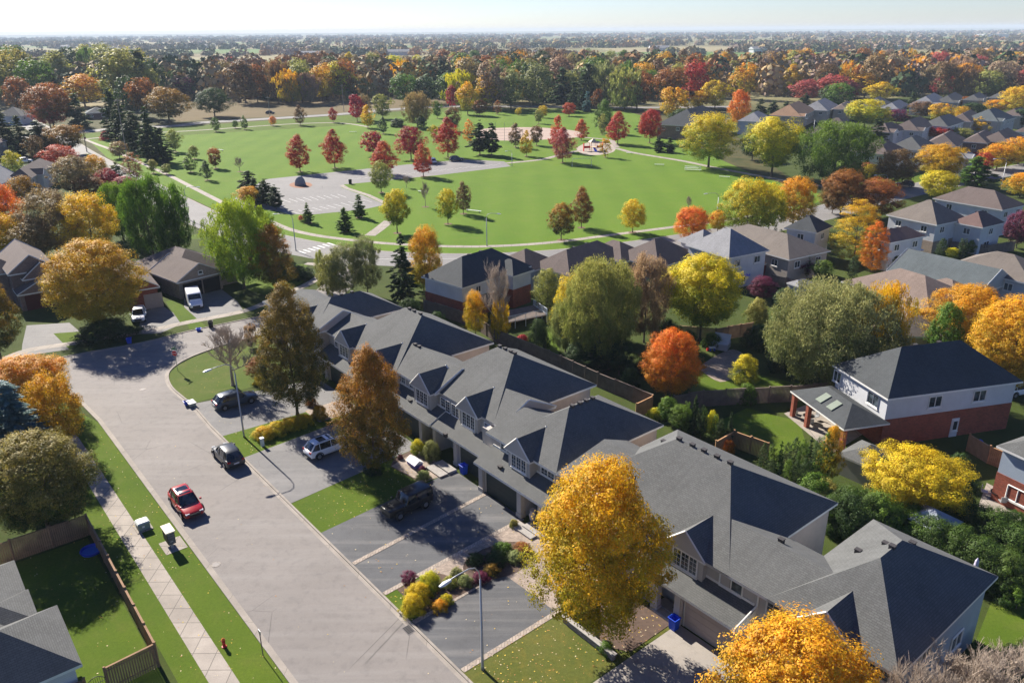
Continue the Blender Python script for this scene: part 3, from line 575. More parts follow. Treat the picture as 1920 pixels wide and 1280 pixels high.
def townrow(label,hips,walls,skirts,dorms,wins,gar,pill,vv,ends,skirtwall,boxes=()):
    root=empty('townhouse_row',O,SA,label,'townhouses')
    rb=MB()
    for i,(x0,x1,y0,y1,ze,r0,r1,zr) in enumerate(hips): hip(rb,x0,x1,y0,y1,ze,r0,r1,zr,jit=i*.006)
    ro=rb.obj('roof',[SH_G,TRIM,W_SB],root)
    for k,pp in enumerate(vv):
        v=MB(); vents(v,[pp]); v.obj('roof_vent',VENT,ro)
    wb=MB()
    for i,(x0,x1,y0,y1,z1,mi) in enumerate(walls): wb.box(x0,x1,y0+.003*i,y1-.004*i,-.02,z1-.19-.002*i,mi)
    wb.obj('wall',[W_ST,W_SB,W_BL],root)
    for (x0,x1,y0,y1,z0,z1) in skirts:
        s=MB(); s.add([(x0,y0,z0),(x1,y0,z0),(x1,y1,z1),(x0,y1,z1)],[(0,1,2,3)],0); s.add([(x0,y0,z0-.2),(x1,y0,z0-.2),(x1,y0,z0),(x0,y0,z0)],[(0,1,2,3)],1); s.add([(x0,y0,z0-.2),(x0,y0,z0),(x0,y1,z1),(x0,y1,z0-.2)],[(0,1,2,3)],1); s.add([(x1,y0,z0-.2),(x1,y1,z0-.2),(x1,y1,z1),(x1,y0,z0)],[(0,1,2,3)],1); s.add([(x0,y0,z0-.2),(x0,y1,z0-.2),(x1,y1,z0-.2),(x1,y0,z0-.2)],[(0,1,2,3)],1)
        so_=s.obj('porch_roof',[SH_G,TRIM],root); f=MB(); f.box(x0+.2,x1-.2,y1-.07,y1-.015,z1-.04,z1+.16); f.obj('flashing',TRIM,so_)
    for a in dorms: dormer(root,*a)
    for a in wins: window(root,*a)
    for x0,x1,yy,m in gar:
        g=MB(); g.box(x0,x1,yy,yy+.08,0.0,2.35)
        for k in range(1,4): g.box(x0,x1,yy-.012,yy,.0+k*.58,.02+k*.58)
        gd=g.obj('garage_door',m,root); f=MB(); f.box(x0-.1,x0,yy-.06,yy+.1,0,2.5); f.box(x1,x1+.1,yy-.06,yy+.1,0,2.5); f.box(x0-.1,x1+.1,yy-.07,yy+.09,2.36,2.52); f.obj('frame',TRIMB,gd)
    for x,y,wd in pill:
        g=MB(); g.box(x-wd/2,x+wd/2,y,y+.45,0,2.68); g.box(x-wd/2-.06,x+wd/2+.06,y-.05,y+.5,0,.4); g.obj('pillar',W_ST,root)
    return root
def ridgex(x0,x1,y): return (x0,y),(x1,y)
fr=.5
rowA=townrow('long row of grey shingled townhouses with white arched dormers, farther row of two',
 [(-13.5,-5.1,15.2,27.9,5.7,(-8.8,19.6),(-8.8,23.6),8.1),(-20,-4.4,15.0,22.7,5.7,(-16,18.85),(-4.4,18.85),7.6),
  (-1.6,11.4,16.4,29.6,5.5,(3.1,23),(6.7,23),9.1),(-5,2,16.4,23.3,5.5,(-4.4,19.85),(1,19.85),7.15),
  (14.8,27.36,17.0,30.3,5.5,(19.8,23.65),(22.3,23.65),9.1),(8,18.6,16.45,23.5,5.5,(9,19.95),(18.6,19.95),7.2),(17,28.4,17.0,23.8,5.5,(18,20.4),(28.4,20.4),7.2),
  (28.9,37.3,15.65,29,5.3,(33.2,20.9),(33.2,23.9),8.1),(27.9,34,15.62,23,5.3,(28.9,19.3),(33,19.3),7.0)],
 [(-19.5,-4.9,15.5,22.3,5.7,0),(-13.1,-5.5,16,27.5,5.7,0),(-5.3,1.8,16.9,22.9,5.5,0),(-1.2,11,16.9,29.2,5.5,1),(8,26.9,17.1,23.1,5.5,0),(15.2,26.9,17.5,29.9,5.5,1),(26.5,36.9,16.3,22.6,5.3,0),(29.3,36.9,16.4,28.6,5.3,1)],
 [(-13,-4.6,13.6,15.5,2.9,3.8),(-4.6,8.4,14.9,17,2.9,3.9),(8.45,19.6,14.95,17.1,2.95,3.95),(19.65,27.7,15.1,17.2,2.9,3.9),(28.0,37.3,14.1,16.3,2.9,3.9)],
 [(.25,16.2,3.4,5.45,3.5,.95,3.1),(8.2,16.2,3.4,5.45,3.5,.95,3.1),(16.55,16.25,3.4,5.45,3.6,.95,3.1),(23.8,16.75,3.4,5.45,3.4,.95,3.1),(32.8,15.45,3.35,5.25,3.4,.95,3.1),(-9.5,14.9,3.6,5.6,3.4,.95,3.1)],
 [(-2.6,16.9,4.5,1.5,1.3,'f',False,2,True),(4,16.9,4.5,1.6,1.3,'f',False,2,True),(11.3,17.1,4.5,1.6,1.3,'f',False,2,True),(13.6,17.1,4.5,1.5,1.3,'f',False,2,True),(19.5,17.1,4.45,1.6,1.3,'f',False,2,True),(21.2,17.1,4.45,1.2,1.3,'f',False,2,True),(26.4,17.1,4.5,1.1,1.2,'f',False,2,True),(30.1,16.3,4.4,1.6,1.3,'f',False,2,True),(35.6,16.3,4.3,1.7,1.3,'f',False,2,True),(-6.6,15.5,4.6,1.5,1.3,'f',False,2,True),(33,28.6,2.2,2,1.6,'b'),(20,29.9,2.2,2,1.6,'b')],
 [(29.05,33.6,14.75,GDOOR),(23.9,27.6,15.6,GDOOR),(12.6,16.8,15.6,GDOOR),(5,8.2,15.6,GDOOR),(-2.6,1.6,15.6,GDOOR),(-11,-6.8,14.2,GDOOR)],
 [(28.6,14.4,.55),(34,14.4,.55),(36.7,14.4,.5),(23.4,15.3,.5),(19.9,15.3,.5),(17.4,15.3,.5),(12,15.3,.5),(8.6,15.3,.4),(2.2,15.3,.5),(-3.2,15.3,.5),(-6.2,13.9,.5),(-11.6,13.9,.5)],
 [(19.9,23.7,9.1),(20.8,23.7,9.1),(21.7,23.7,9.1),(22.3,23.7,9.1),(4,23.05,9.1),(5,23.05,9.1),(6.3,23.05,9.1),(9.8,19.95,7.2),(10.6,19.95,7.2),(33.2,21.3,8.1),(33.2,22.2,8.1),(33.2,23,8.1),(33.2,23.8,8.1),(22.5,14.9,3.1),(30.9,14.9,3.3),(-8.8,21,8.1),(-8.8,22.5,8.1),(14.6,16.0,3.4)],[],None)
w=MB(); w.box(28.6,37.2,16.28,16.6,0,3.0); w.obj('wall',W_ST,rowA); w=MB(); w.box(28.3,28.9,14.5,16.3,0,2.7); w.box(33.75,34.25,14.9,16.3,0,2.7); w.box(36.6,37.0,14.9,16.3,0,2.7); w.box(28.4,37,14.5,14.74,2.53,2.7); w.obj('wall',W_ST,rowA)
w=MB(); 
for x0,x1 in ((19.7,20.1),(23.2,23.6),(27.7,28.3),(11.8,12.2),(17.1,17.5),(-3.4,-3),(2,2.4)): w.box(x0,x1,15.75,17.2,0,2.7)
w.box(-4.4,27.7,15.45,15.58,2.53,2.7); w.obj('wall',W_ST,rowA)
rowB=townrow('grey shingled townhouse row in the near right corner, partly behind two golden trees',
 [(38.9,54.4,15.45,29,5.5,(44.1,22.2),(49.2,22.2),9.1),(52,60,15.45,22.2,5.5,(51,18.82),(60.02,18.82),7.2),(57.2,65.7,15.45,28.95,5.5,(61.45,20.7),(61.45,23.5),8.5),(37.4,43,15.6,24,5.5,(38.6,19.8),(42,19.8),7.6)],
 [(39.3,54,16.1,28.6,5.5,1),(53,60,16.1,21.8,5.5,0),(57.6,65.3,16.1,28.55,5.5,2),(38.9,54.1,16.05,18,5.5,0)],
 [(38.8,56.3,14.15,16.1,2.9,3.9),(57.2,65.6,14.15,16.1,2.9,3.9)],
 [(50.7,15.6,3.4,5.45,3.6,.9,3.1),(61.2,15.5,3.4,5.45,3.7,.9,3.2),(43.5,15.6,3.4,5.45,3.5,.9,3.1)],
 [(54.2,16.1,4.5,1.8,1.3,'f',False,2,False),(57.9,16.1,4.5,1.9,1.35,'f',False,2,True),(64.2,16.1,4.45,1.7,1.3,'f',False,2,True),(47,16.05,4.5,1.5,1.3,'f',False,2,True),(65.3,25,2.2,1.6,1.2,'r'),(65.3,20,4.3,1.2,1.1,'r')],
 [(51.7,55.6,14.75,GDB),(58.6,62.6,14.75,GDB),(44.6,48.6,14.75,GDB)],[(51.2,14.4,.5),(56.1,14.4,.45),(49.2,14.4,.5),(63.3,14.4,.5)],
 [(44.3,22.25,9.1),(45.6,22.25,9.1),(46.7,22.25,9.1),(47.9,22.25,9.1),(49.1,22.25,9.1),(55.4,19.6,6.95),(60.6,23.2,7.85),(61.4,22.3,8.5),(59.4,22.2,7.1),(61.8,24.3,8.05),(42.1,25,7.3),(42.2,23,7.7),(39.8,22,6.1)],[],None)
w=MB(); w.box(51.0,65.2,16.0,16.15,0,2.9); w.box(51,51.5,14.6,16,0,2.7); w.box(55.75,56.2,14.6,16,0,2.7); w.box(51,65.2,14.5,14.7,2.53,2.7); w.obj('wall',W_SB,rowB)
w=MB(); w.tube([(56.35,16.0,5.3),(56.35,15.95,4.1),(56.1,14.1,3.1),(56.1,14.05,2.7)],.07,6); w.obj('drainpipe',TRIM,rowB)
for x in (52.5,54.3,57,58.6,60): pass
# detached houses: eave corners L (left-back), M (nearest), R (right-back) in pixels
HN=[0]
def house(L,M,R,ze,roof,wall,low=None,p=.7,kind='hip',label='',fix='R',ov=.4,lowz=2.7,wins='auto',extra=(),wy=None,wx=None,z0=0,grp=None,vent=2,name='detached_house'):
    l,m,r=G(*L,ze),G(*M,ze),G(*R,ze); a=math.atan2(r.y-m.y,r.x-m.x); b=math.atan2(l.y-m.y,l.x-m.x)-math.pi/2
    while b-a>math.pi: b-=2*math.pi
    while a-b>math.pi: b+=2*math.pi
    th=a if fix=='R' else b if fix=='L' else (a+b)/2
    X=Vector((math.cos(th),math.sin(th),0)); Y=Vector((-X.y,X.x,0)); wx=wx or abs((r-m).dot(X)); wy=wy or abs((l-m).dot(Y))
    root=empty(name,(m.x,m.y,0),th,label,'house',grp); HN[0]+=1
    mb=MB(); rr,zr=autohip(mb,0,wx,0,wy,ze,p,kind)
    for i,e in enumerate(extra):
        autohip(mb,e[0],e[1],e[2],e[3],e[4] if len(e)>4 and e[4] else ze,e[5] if len(e)>5 else p,e[6] if len(e)>6 else 'hip',jit=-.012-.006*i)
    ro=mb.obj('roof',[SHK[roof],TRIM,WLK[wall]],root)
    for i in range(vent):
        u=.3+.4*i/max(1,vent-1); v=MB(); q=Vector((rr[0][0],rr[0][1],zr)).lerp(Vector((rr[1][0],rr[1][1],zr)),u); vents(v,[(q.x,q.y+.5,zr-.3)]); v.obj('roof_vent',VENT,ro)
    wb=MB(); lz=lowz if low else 0
    boxes=[(0,wx,0,wy,ze)]+[(e[0],e[1],e[2],e[3],e[4] if len(e)>4 and e[4] else ze) for e in extra]
    for i,(x0,x1,y0,y1,zz) in enumerate(boxes):
        j=.004*i
        if low: wb.box(x0+ov-.04+j,x1-ov+.04-j,y0+ov-.04+j,y1-ov+.04-j,z0-.02,min(lz,zz-.3),1); wb.box(x0+ov+j,x1-ov-j,y0+ov+j,y1-ov-j,min(lz,zz-.3),zz-.19,0)
        else: wb.box(x0+ov+j,x1-ov-j,y0+ov+j,y1-ov-j,z0-.02,zz-.19,0)
    wb.obj('wall',[WLK[wall],WLK[low or wall]],root)
    if wins=='auto':
        zc=ze-1.25
        n=max(1,int(wx/4.5))
        for k in range(n): window(root,wx*(k+.5)/n,ov-.0,zc,1.3,1.1,'f',mull=2)
        n=max(1,int(wy/5))
        for k in range(n): window(root,ov,wy*(k+.5)/n,zc,1.2,1.1,'l',mull=2)
        if ze>4.5:
            window(root,wx*.4,ov-.04,1.5,1.8,1.3,'f',mull=2)
    elif wins: 
        for a in wins: window(root,*a)
    return root,wx,wy
h1,wx,wy=house((811.7,511.7),(866.7,540),(996.7,498.3),5.2,'d','w','r',.68,label='two storey house with charcoal hip roof and red brick base beside the townhouses',fix='R',lowz=2.9,wins=[(3.6,.4,4.1,1,1,'f'),(12.2,.4,4.1,1.6,1.1,'f'),(7.5,.36,1.4,2.2,1.6,'f')],extra=[(9,13.8,-1.6,4,None,.68,'hip')])
mb=MB(); mb.poly([(1,-1.9,2.3),(5.5,-1.9,2.3),(5.5,.36,3.1),(1,.36,3.1)]); mb.add([(1,-1.9,2.3),(5.5,-1.9,2.3),(5.5,-1.9,2.15),(1,-1.9,2.15)],[(0,3,2,1)],1); mb.obj('porch_roof',[SH_D,TRIM],h1)
house((1013,491.7),(1068,517),(1185,478),3.6,'br','bl',None,.62,label='bungalow with brown hip roof behind the pale olive tree, left of the dark brown roof',extra=[(-3.5,5,6,14,3.6,.6)])
house((1158,478),(1235,502),(1313,478),3.6,'br','be',None,.62,label='bungalow with dark brown hip roof between two roofs by the curving road',extra=[(-2,5.5,6,15,3.6,.6)])
house((1283,459),(1367,484),(1443,469),5.5,'l','w',None,.72,label='white sided house with pale grey roof right of the orange maple',extra=[(1,7,7,13,5.5,.7)])
house((1395,452),(1480,487),(1558,470),4.2,'b2','be',None,.5,label='beige house with taupe roof right of the white sided house',wy=19)
house((1468,428),(1532,437),(1562,424),5.5,'d','w',None,.72,label='house with charcoal roof under the yellow trees at the park corner')
house((1663,402),(1757,422),(1817,410),5.5,'b2','w','tb',.65,label='white house with taupe hip roof and brick base behind the upright orange tree',lowz=2.2)
house((1757,370),(1880,394),(1925,384),5.5,'br','w',None,.6,label='long white house with brown roof at the upper right street')
house((1800,412),(1843,427),(1885,417),5.2,'r','w',None,.7,label='small white house with dark red-brown roof at the right')
house((1640,440),(1670,455),(1738,442),5.2,'r','w',None,.6,label='white house with red-brown roof beside the upright orange tree')
house((1662,506),(1837,550),(1873,538),3.4,'t','gr',None,.55,label='long bungalow with blue-grey gable roof',kind='gy',fix='L',wx=10)
house((1793,490),(1935,533),(1990,510),4.6,'b2','w',None,.5,label='long white house with taupe roof at the right edge of the photo')
house((1577,527),(1742,582),(1760,563),3.2,'tan','be',None,.5,label='low bungalow with tan hip roof behind the big olive tree',fix='L',wx=11,extra=[(8,14,2,9,3.2,.5)])
house((1500,600),(1673,630),(1780,632),3.4,'b2','sb',None,.55,label='beige bungalow with brown-grey roof behind the big olive tree',fix='R',wins=None,wy=14)
hb,wx,wy=house((1563,683),(1665,748),(1915,713),5.5,'d','w','r',.75,label='large white house with charcoal roof and long red brick base at the right',lowz=3.0,fix='avg',wins=[(6,.4,4.3,1.5,1.2,'f'),(11.3,.4,4.3,1.5,1.2,'f'),(.4,2.4,4.3,1.6,1.3,'l'),(.4,8.2,4.3,1.2,1.2,'l')],extra=())
d=MB(); d.box(8.5,9.4,.3,.4,0,2.1); dd=d.obj('side_door',GDW,hb); window(dd,8.95,.3,1.3,.6,1.1,'f',mull=1)
mb=MB(); autohip(mb,-4.6,.6,-.2,9,2.9,.5,'hip',th=.18); pr=mb.obj('porch_roof',[SH_D,TRIM,TRIM],hb)
for y in (3.4,5.2): m2=MB(); m2.add([(-3.9,y-.45,3.38),(-2.7,y-.45,3.98),(-2.7,y+.45,3.98),(-3.9,y+.45,3.38)],[(0,1,2,3)]); m2.add([(-3.9,y-.45,3.28),(-2.7,y-.45,3.88),(-2.7,y-.45,3.98),(-3.9,y-.45,3.38)],[(0,1,2,3)]); m2.obj('skylight',pm('skylight_glass',(.22,.25,.2),.15,.1),pr)
for x,y in ((-4.2,.2),(-4.2,6),(-4.2,8.6)): m2=MB(); m2.box(x-.22,x+.22,y-.22,y+.22,0,2.72); m2.obj('porch_pillar',B_R,hb)
house((1871,834),(1990,890),(2080,850),5.3,'g','bl','r',.6,label='house with grey roof, blue-grey siding and brick base cut by the right edge',fix='avg',lowz=2.8,wins=[(.4,3,1.5,1.8,1.3,'l',False,2,False)])
# over the cross street
hc,wx,wy=house((283,468),(322,527),(448,497),2.9,'br','tb',None,.5,label='brown roofed bungalow with garage gable and a camper van parked in front',fix='R',wy=15,wins=None,extra=[(0.02,8.2,-1.5,8,2.9,.55,'gy')])
g=MB(); g.box(1.1,4.2,-1.2,-1.09,0,2.3); g.obj('garage_door',DARK,hc); g=MB(); g.box(4.5,7.3,-1.2,-1.09,0,2.3); g.obj('garage_door',DARK,hc); window(hc,4.1,-1.5,3.7,.7,.5,'f',mull=1)
mb=MB(); mb.poly([(8.2,-.6,2.5),(13.8,-.6,2.5),(13.8,3.2,3.9),(8.2,3.2,3.9)]); mb.add([(8.2,-.6,2.35),(13.8,-.6,2.35),(13.8,-.6,2.5),(8.2,-.6,2.5)],[(0,1,2,3)],1); mb.obj('porch_roof',[SHK['t'],TRIM],hc)
hd,wx,wy=house((190,480),(232,548),(300,537),3.3,'br','r',None,.65,label='brick house with brown gable roof half hidden behind the golden street tree',kind='gy',fix='R',wy=14,wins=None)
g=MB(); g.box(2.6,5.2,.28,.38,0,2.3); g.obj('garage_door',GDB,hd)
he,wx,wy=house((-30,470),(14,516),(107,501),5.2,'br','bb',None,.75,label='brown brick house with steep gables and dark red garage at the left edge',kind='gy',fix='R',wy=13,wins=None,extra=[(1.6,7.2,-1.2,5,4.4,.8,'gy'),(-9,3,4,13,4.6,.6,'hip')])
window(he,4.4,-.8,3.3,2,1.1,'f',mull=3); g=MB(); g.box(1.2,6.8,-2.8,-2.7,0,2.3); g.obj('garage_door',GDR,he); mb=MB(); mb.box(.6,7.4,-2.69,-.4,0,2.6); mb.obj('wall',B_B,he); mb=MB(); autohip(mb,.3,7.7,-3.1,1,2.7,.5,'gy'); mb.obj('porch_roof',[SH_BR,TRIM,B_B],he)
# houses on the far left
hh,_,_=house((38,321),(59,334),(105,307),5,'br','w',None,.7,label='house with taupe and white roof below the coral tree on the far left',extra=[(5,9,-1.5,4,None,.7,'gy')])
house((-45,330),(-2,347),(38,330),5,'l','w',None,.7,label='house with pale grey gable roof cut by the left edge',kind='gx')
house((-40,258),(-12,272),(14,263),5,'r','be',None,.6,label='house with pinkish wall at the left edge among spruces')
house((152,205),(160,213),(203,211),3,'t','bb',None,.45,label='long low ranch house with slate roof behind the intersection',fix='R',wy=11)
house((25,212),(40,218),(66,213),4,'g','w',None,.6,label='grey roofed house behind the coral tree on the far left')
house((20,420),(24,446),(70,432),3.2,'b2','be',None,.6,label='tan roofed house hidden under golden trees on the left',wins=None)
# near left corner house, aligned with the street
ex,ey=[],[]
s1=ST(154,1244,3); s2=ST(105,1134,3); s3=ST(60,1060,3.0)
r=empty('bungalow',O,SA,'grey shingled bungalow in the near left corner inside the board fence','house'); mb=MB()
autohip(mb,s2[0],s1[0],s1[1]-9,s1[1],3,.62,'hip'); autohip(mb,s2[0]-7,s2[0]+3,s1[1]-16,s1[1]-2.6,3,.55,'hip',jit=.01); autohip(mb,s2[0]-10,s2[0]-2,s1[1]-14,s1[1]-4.4,3.1,.55,'hip',jit=.02)
q1=ST(53,1104,3.0); q2=ST(27,1050,3.0); autohip(mb,q1[0],s2[0]+1,q1[1]-9,q1[1],3,.5,'hip',jit=.03); autohip(mb,q2[0],q1[0]+4,q2[1]-6,q2[1],3,.5,'hip',jit=.04)
ro=mb.obj('roof',[SH_G,TRIM,W_W],r); mb=MB(); mb.box(q1[0]+.4,s2[0]+.6,q1[1]-8.6,q1[1]-.4,-.02,2.77); mb.box(q2[0]+.4,q1[0]+3.6,q2[1]-5.6,q2[1]-.4,-.02,2.76); mb.box(s2[0]+.4,s1[0]-.4,s1[1]-8.6,s1[1]-.4,-.02,2.8); mb.box(s2[0]-6.6,s2[0]+2.6,s1[1]-15.6,s1[1]-3,-.02,2.79); mb.box(s2[0]-9.6,s2[0]-2.4,s1[1]-13.6,s1[1]-4.8,-.02,2.78); mb.obj('wall',W_W,r); window(r,s1[0]-.4,s1[1]-3,1.5,1.6,1.3,'r')
v=MB(); vents(v,[(s2[0]-1,s1[1]-6.2,4.6)],.25); v.obj('roof_vent',VENT,ro)
# far subdivision on the right
FH=[((1447,214),(1503,219),(1530,206),'o','be'),((1515,200),(1552,208),(1574,198),'l','gr'),((1567,201),(1590,206),(1603,197),'tan','be'),((1540,237),(1604,255),(1622,246),'br','be'),((1625,193),(1664,202),(1676,195),'g','w'),((1663,198),(1685,205),(1704,196),'l','bl'),((1718,190),(1755,198),(1776,187),'l','w'),((1767,184),(1792,193),(1810,183),'g','gr'),((1820,181),(1838,189),(1853,182),'g','be'),((1866,178),(1884,185),(1900,178),'g','gr'),((1655,240),(1668,249),(1703,243),'br','w'),((1685,236),(1724,246),(1756,233),'br','w'),((1752,227),(1778,238),(1810,228),'g','w'),((1792,219),(1822,229),(1842,217),'br','be'),((1847,216),(1872,228),(1906,221),'t','gr'),((1892,211),(1915,218),(1937,212),'br','be'),((1625,277),(1666,291),(1704,282),'br','w'),((1688,268),(1732,283),(1758,272),'g','w'),((1747,261),(1795,276),(1814,261),'br','tb'),((1816,258),(1852,269),(1872,256),'br','bb'),((1866,250),(1893,268),(1920,255),'br','bb'),((1252,228),(1312,238),(1368,222),'d','bb'),((1400,220),(1430,229),(1448,221),'l','w'),((1795,292),(1812,298),(1830,290),'l','w'),((1925,238),(1950,250),(1975,240),'br','w')]
FH.sort(key=lambda a:a[1][0])
for i,(l,m,r_,c,w) in enumerate(FH):
    y=m[1]; z=5.2 if y>200 else 5
    wn={'be':'beige','gr':'grey','w':'white','bl':'blue-grey','tb':'tan brick','bb':'brown brick'}[w]
    prev=sum(1 for f in FH[:i] if f[3:]==(c,w)); tot=sum(1 for f in FH if f[3:]==(c,w))
    lab=f'{SHN[c]} roofed {wn} house in the far right subdivision'+('' if tot==1 else f', {["leftmost","second from left","third from left","fourth from left","fifth from left"][prev]} of {tot}')
    house(l,m,r_,z,c,w,None,.62,label=lab,grp='houses in the far subdivision',vent=1,extra=[(1,4.5,-1.2,4,None,.62,'gy')] if i%2==0 else ())
for i,(l,m,r_) in enumerate([((1860,140),(1880,146),(1920,141)),((1780,142),(1800,147),(1830,143)),((1835,148),(1852,153),(1880,148)),((1905,135),(1925,139),(1960,134))]):
    house(l,m,r_,4,'l','w',None,.4,label=f'pale roofed building beyond the autumn woods at the far right, number {i+1} from the front' if 0 else ['pale building beyond the woods beside the right edge, largest one','leftmost pale building beyond the autumn woods on the far right','pale building nearest the crimson tree beyond the right woods','pale building touching the right edge beyond the woods'][i],grp='pale buildings beyond the woods',vent=0)
# sheds and garden buildings
def shed(L,M,R,ze,roof,wall,label,p=.5,kind='hip',**k): return house(L,M,R,ze,roof,wall,None,p,kind,label,vent=0,wins=[],name='garden_shed',ov=.15,**k)
for a in ([(1583,842),(1640,880),(1686,852),2.1,'g','gr','grey garden shed with long sloping roof behind the yellow tree'],[(1487,527),(1497,537),(1528,530),2,'l','w','small white garden shed with grey roof near the plum trees'],[(1398,490),(1413,499),(1447,492),2.4,'r','r','red brick porch with dark roof behind the white sided house'],[(1372,800),(1380,806),(1384,800),1.8,'g','w','tiny shed by the fence']):
    if 'tiny' in a[-1]: continue
    s=shed(*a)[0]; s['category']='shed'
# ------------------------------------------------------------------ vehicles
TYRE=pm('tyre_rubber',(.02,.02,.022),.9,.1); RIM=pm('wheel_alloy',(.4,.4,.42),.35,.1,metal=.8); CHROME=pm('chrome',(.6,.6,.62),.2,.05,metal=1); LAMPW=pm('headlight_glass',(.6,.62,.65),.15,.05); LAMPR=pm('taillight_red',(.35,.01,.01),.25,.05); BLK=pm('black_plastic',(.02,.02,.022),.6,.1); PLATE=pm('licence_plate',(.6,.62,.66),.5,.05); CGL=glassm('car_glass',(.012,.014,.018)); 
def paint(n,c): return pm(n,c,.3,.04,.5,.35,coat=.35)
def car(loc,rz,m,label,kind='suv',cat='car',L=4.6,W=1.88,H=1.66,roofm=None,sunroof=False):
    e=empty('parked_car' if kind!='van' else 'camper_van',loc,rz,label,cat,'cars parked on the street and driveways'); w=W/2; hl=L/2
    zb=1.02 if kind!='jeep' else 1.12
    if kind=='suv': st=[(-hl,.80,.45,.86),(-hl+.08,.95,.34,.98),(-hl+.5,1,.3,zb),(-.6,1,.28,zb-.01),(.6,1,.28,zb-.02),(hl-1.35,.99,.3,.99),(hl-.55,.95,.32,.90),(hl-.12,.86,.36,.78),(hl,.7,.42,.66)]
    elif kind=='jeep': st=[(-hl,.9,.45,zb),(-hl+.1,1,.42,zb+.02),(.5,1,.42,zb+.02),(hl-1.2,.9,.45,zb),(hl-.1,.82,.45,zb-.03),(hl,.8,.5,zb-.05)]
    else: st=[(-hl,.95,.4,2.0),(-hl+.1,1,.38,2.3),(hl-1.9,1,.38,2.35),(hl-1.5,.98,.38,2.2),(hl-.9,.96,.38,1.15),(hl-.15,.9,.38,.95),(hl,.8,.42,.8)]
    rings=[]
    for x,f,z0,z1 in st:
        y=w*f; rings.append([(x,-y*.9,z0),(x,-y,z0+.14),(x,-y,z0+(z1-z0)*.62),(x,-y*.93,z1-.05),(x,-y*.8,z1),(x,y*.8,z1),(x,y*.93,z1-.05),(x,y,z0+(z1-z0)*.62),(x,y,z0+.14),(x,y*.9,z0)])
    mb=MB(); mb.loft(rings); 
    if kind=='suv': gh=[(-hl+.18,zb-.02,.80,.76,zb+.02),(-hl+.62,H-.08,.88,.66,H-.08),(-hl+1.1,H,.9,.7,H),(-.1,H+.02,.9,.72,H+.02),(.35,H-.03,.9,.7,H-.03),(hl-1.25,.99,.84,.78,1.0)]
    elif kind=='jeep': gh=[(-hl+.05,H-.03,.9,.8,H-.03),(-hl+.3,H,.92,.82,H),(.25,H,.92,.82,H),(.62,zb,.88,.84,zb+.02)]
    if kind!='van':
        r2=[]
        for x,_,a,b,zt in gh: r2.append([(x,-w*a,zb-.06),(x,-w*b,zt-.06),(x,-w*b*.86,zt),(x,w*b*.86,zt),(x,w*b,zt-.06),(x,w*a,zb-.06)])
        body=mb.obj('body',m,e,True); bevel(body,.03)
        g=MB(); g.loft(r2); bevel(g.obj('windows',CGL,e,True),.02)
        # roof skin + pillars
        n=len(gh); k0,k1=(1,n-2) if kind=='suv' else (0,n-2)
        rs=[]
        for x,_,a,b,zt in gh[k0:k1+1]: rs.append([(x,-w*b*1.02,zt-.1),(x,-w*b*1.0,zt-.02),(x,-w*b*.84,zt+.018),(x,w*b*.84,zt+.018),(x,w*b*1.0,zt-.02),(x,w*b*1.02,zt-.1)])
        rb=MB(); rb.loft(rs)
        for sy in (-1,1):
            x,_,a,b,zt=gh[k1]; x2,_,a2,b2,z2=gh[n-1]; rb.tube([(x,sy*w*b,zt-.05),(x2-.05,sy*w*a2,zb+.0)],.045,5)
            x,_,a,b,zt=gh[k0]; x2,_,a2,b2,z2=gh[0]; rb.tube([(x,sy*w*b,zt-.06),(x2,sy*w*a2,zb)],.07,5)
            for xm in ((-.05,-1.25) if kind=='suv' else (-.6,)): rb.tube([(xm,sy*w*.735,H-.05),(xm-.02,sy*w*.93,zb-.04)],.035,4)
        bevel(rb.obj('roof_panel',roofm or m,e,True),.02)
        if sunroof: q=MB(); q.add([(-1.15,-w*.52,H+.032),(.15,-w*.52,H+.034),(.15,w*.52,H+.034),(-1.15,w*.52,H+.032)],[(0,1,2,3)]); q.obj('sunroof',CGL,e)
        if kind=='suv':
            for sy in (-1,1): q=MB(); q.tube([(-hl+.9,sy*w*.66,H+.05),(.2,sy*w*.66,H+.06)],.02,5); q.obj('roof_rail',BLK,e)
    else:
        body=mb.obj('body',m,e,True); bevel(body,.05)
        g=MB(); g.loft([[(hl-1.62,-w*.86,1.35),(hl-1.62,w*.86,1.35),(hl-1.66,w*.8,2.18),(hl-1.66,-w*.8,2.18)],[(hl-.93,-w*.88,1.2),(hl-.93,w*.88,1.2),(hl-1.45,w*.8,2.12),(hl-1.45,-w*.8,2.12)]]); g.obj('windshield',CGL,e)
    xf,xr=hl-.92,-hl+.88; R=.36 if kind!='jeep' else .41
    for x in (xf,xr):
        for sy in (-1,1):
            t=MB(); t.tube([(x,sy*(w-.24),R),(x,sy*(w-.20),R),(x,sy*(w+.0),R),(x,sy*(w+.02),R)],[R*.9,R,R,R*.88],20); wh=t.obj('wheel',TYRE,e,True)
            t=MB(); t.tube([(x,sy*(w-.02),R),(x,sy*(w+.035),R)],[R*.62,R*.55],10); t.obj('rim',RIM,wh)
            a=MB(); a.tube([(x+ (R+.07)*math.cos(q),sy*(w+.005),R+(R+.07)*math.sin(q)) for q in [i*math.pi/8 for i in range(9)]],.05,5); a.obj('wheel_arch',BLK,e)
    for sy in (-1,1):
        q=MB(); q.box(hl-.32,hl-.05,sy*w*.62-.16,sy*w*.62+.16,.64,.78); q.obj('headlight',LAMPW,e)
        q=MB(); q.box(-hl-.01,-hl+.16,sy*w*.72-.14,sy*w*.72+.14,.82,.98 if kind!='van' else 1.2); q.obj('taillight',LAMPR,e)
        if kind!='van': q=MB(); q.box(.72,.9,sy*(w+.02)-.02,sy*(w+.02)+.16*sy,zb-.02,zb+.14); bevel(q.obj('mirror',m,e),.02)
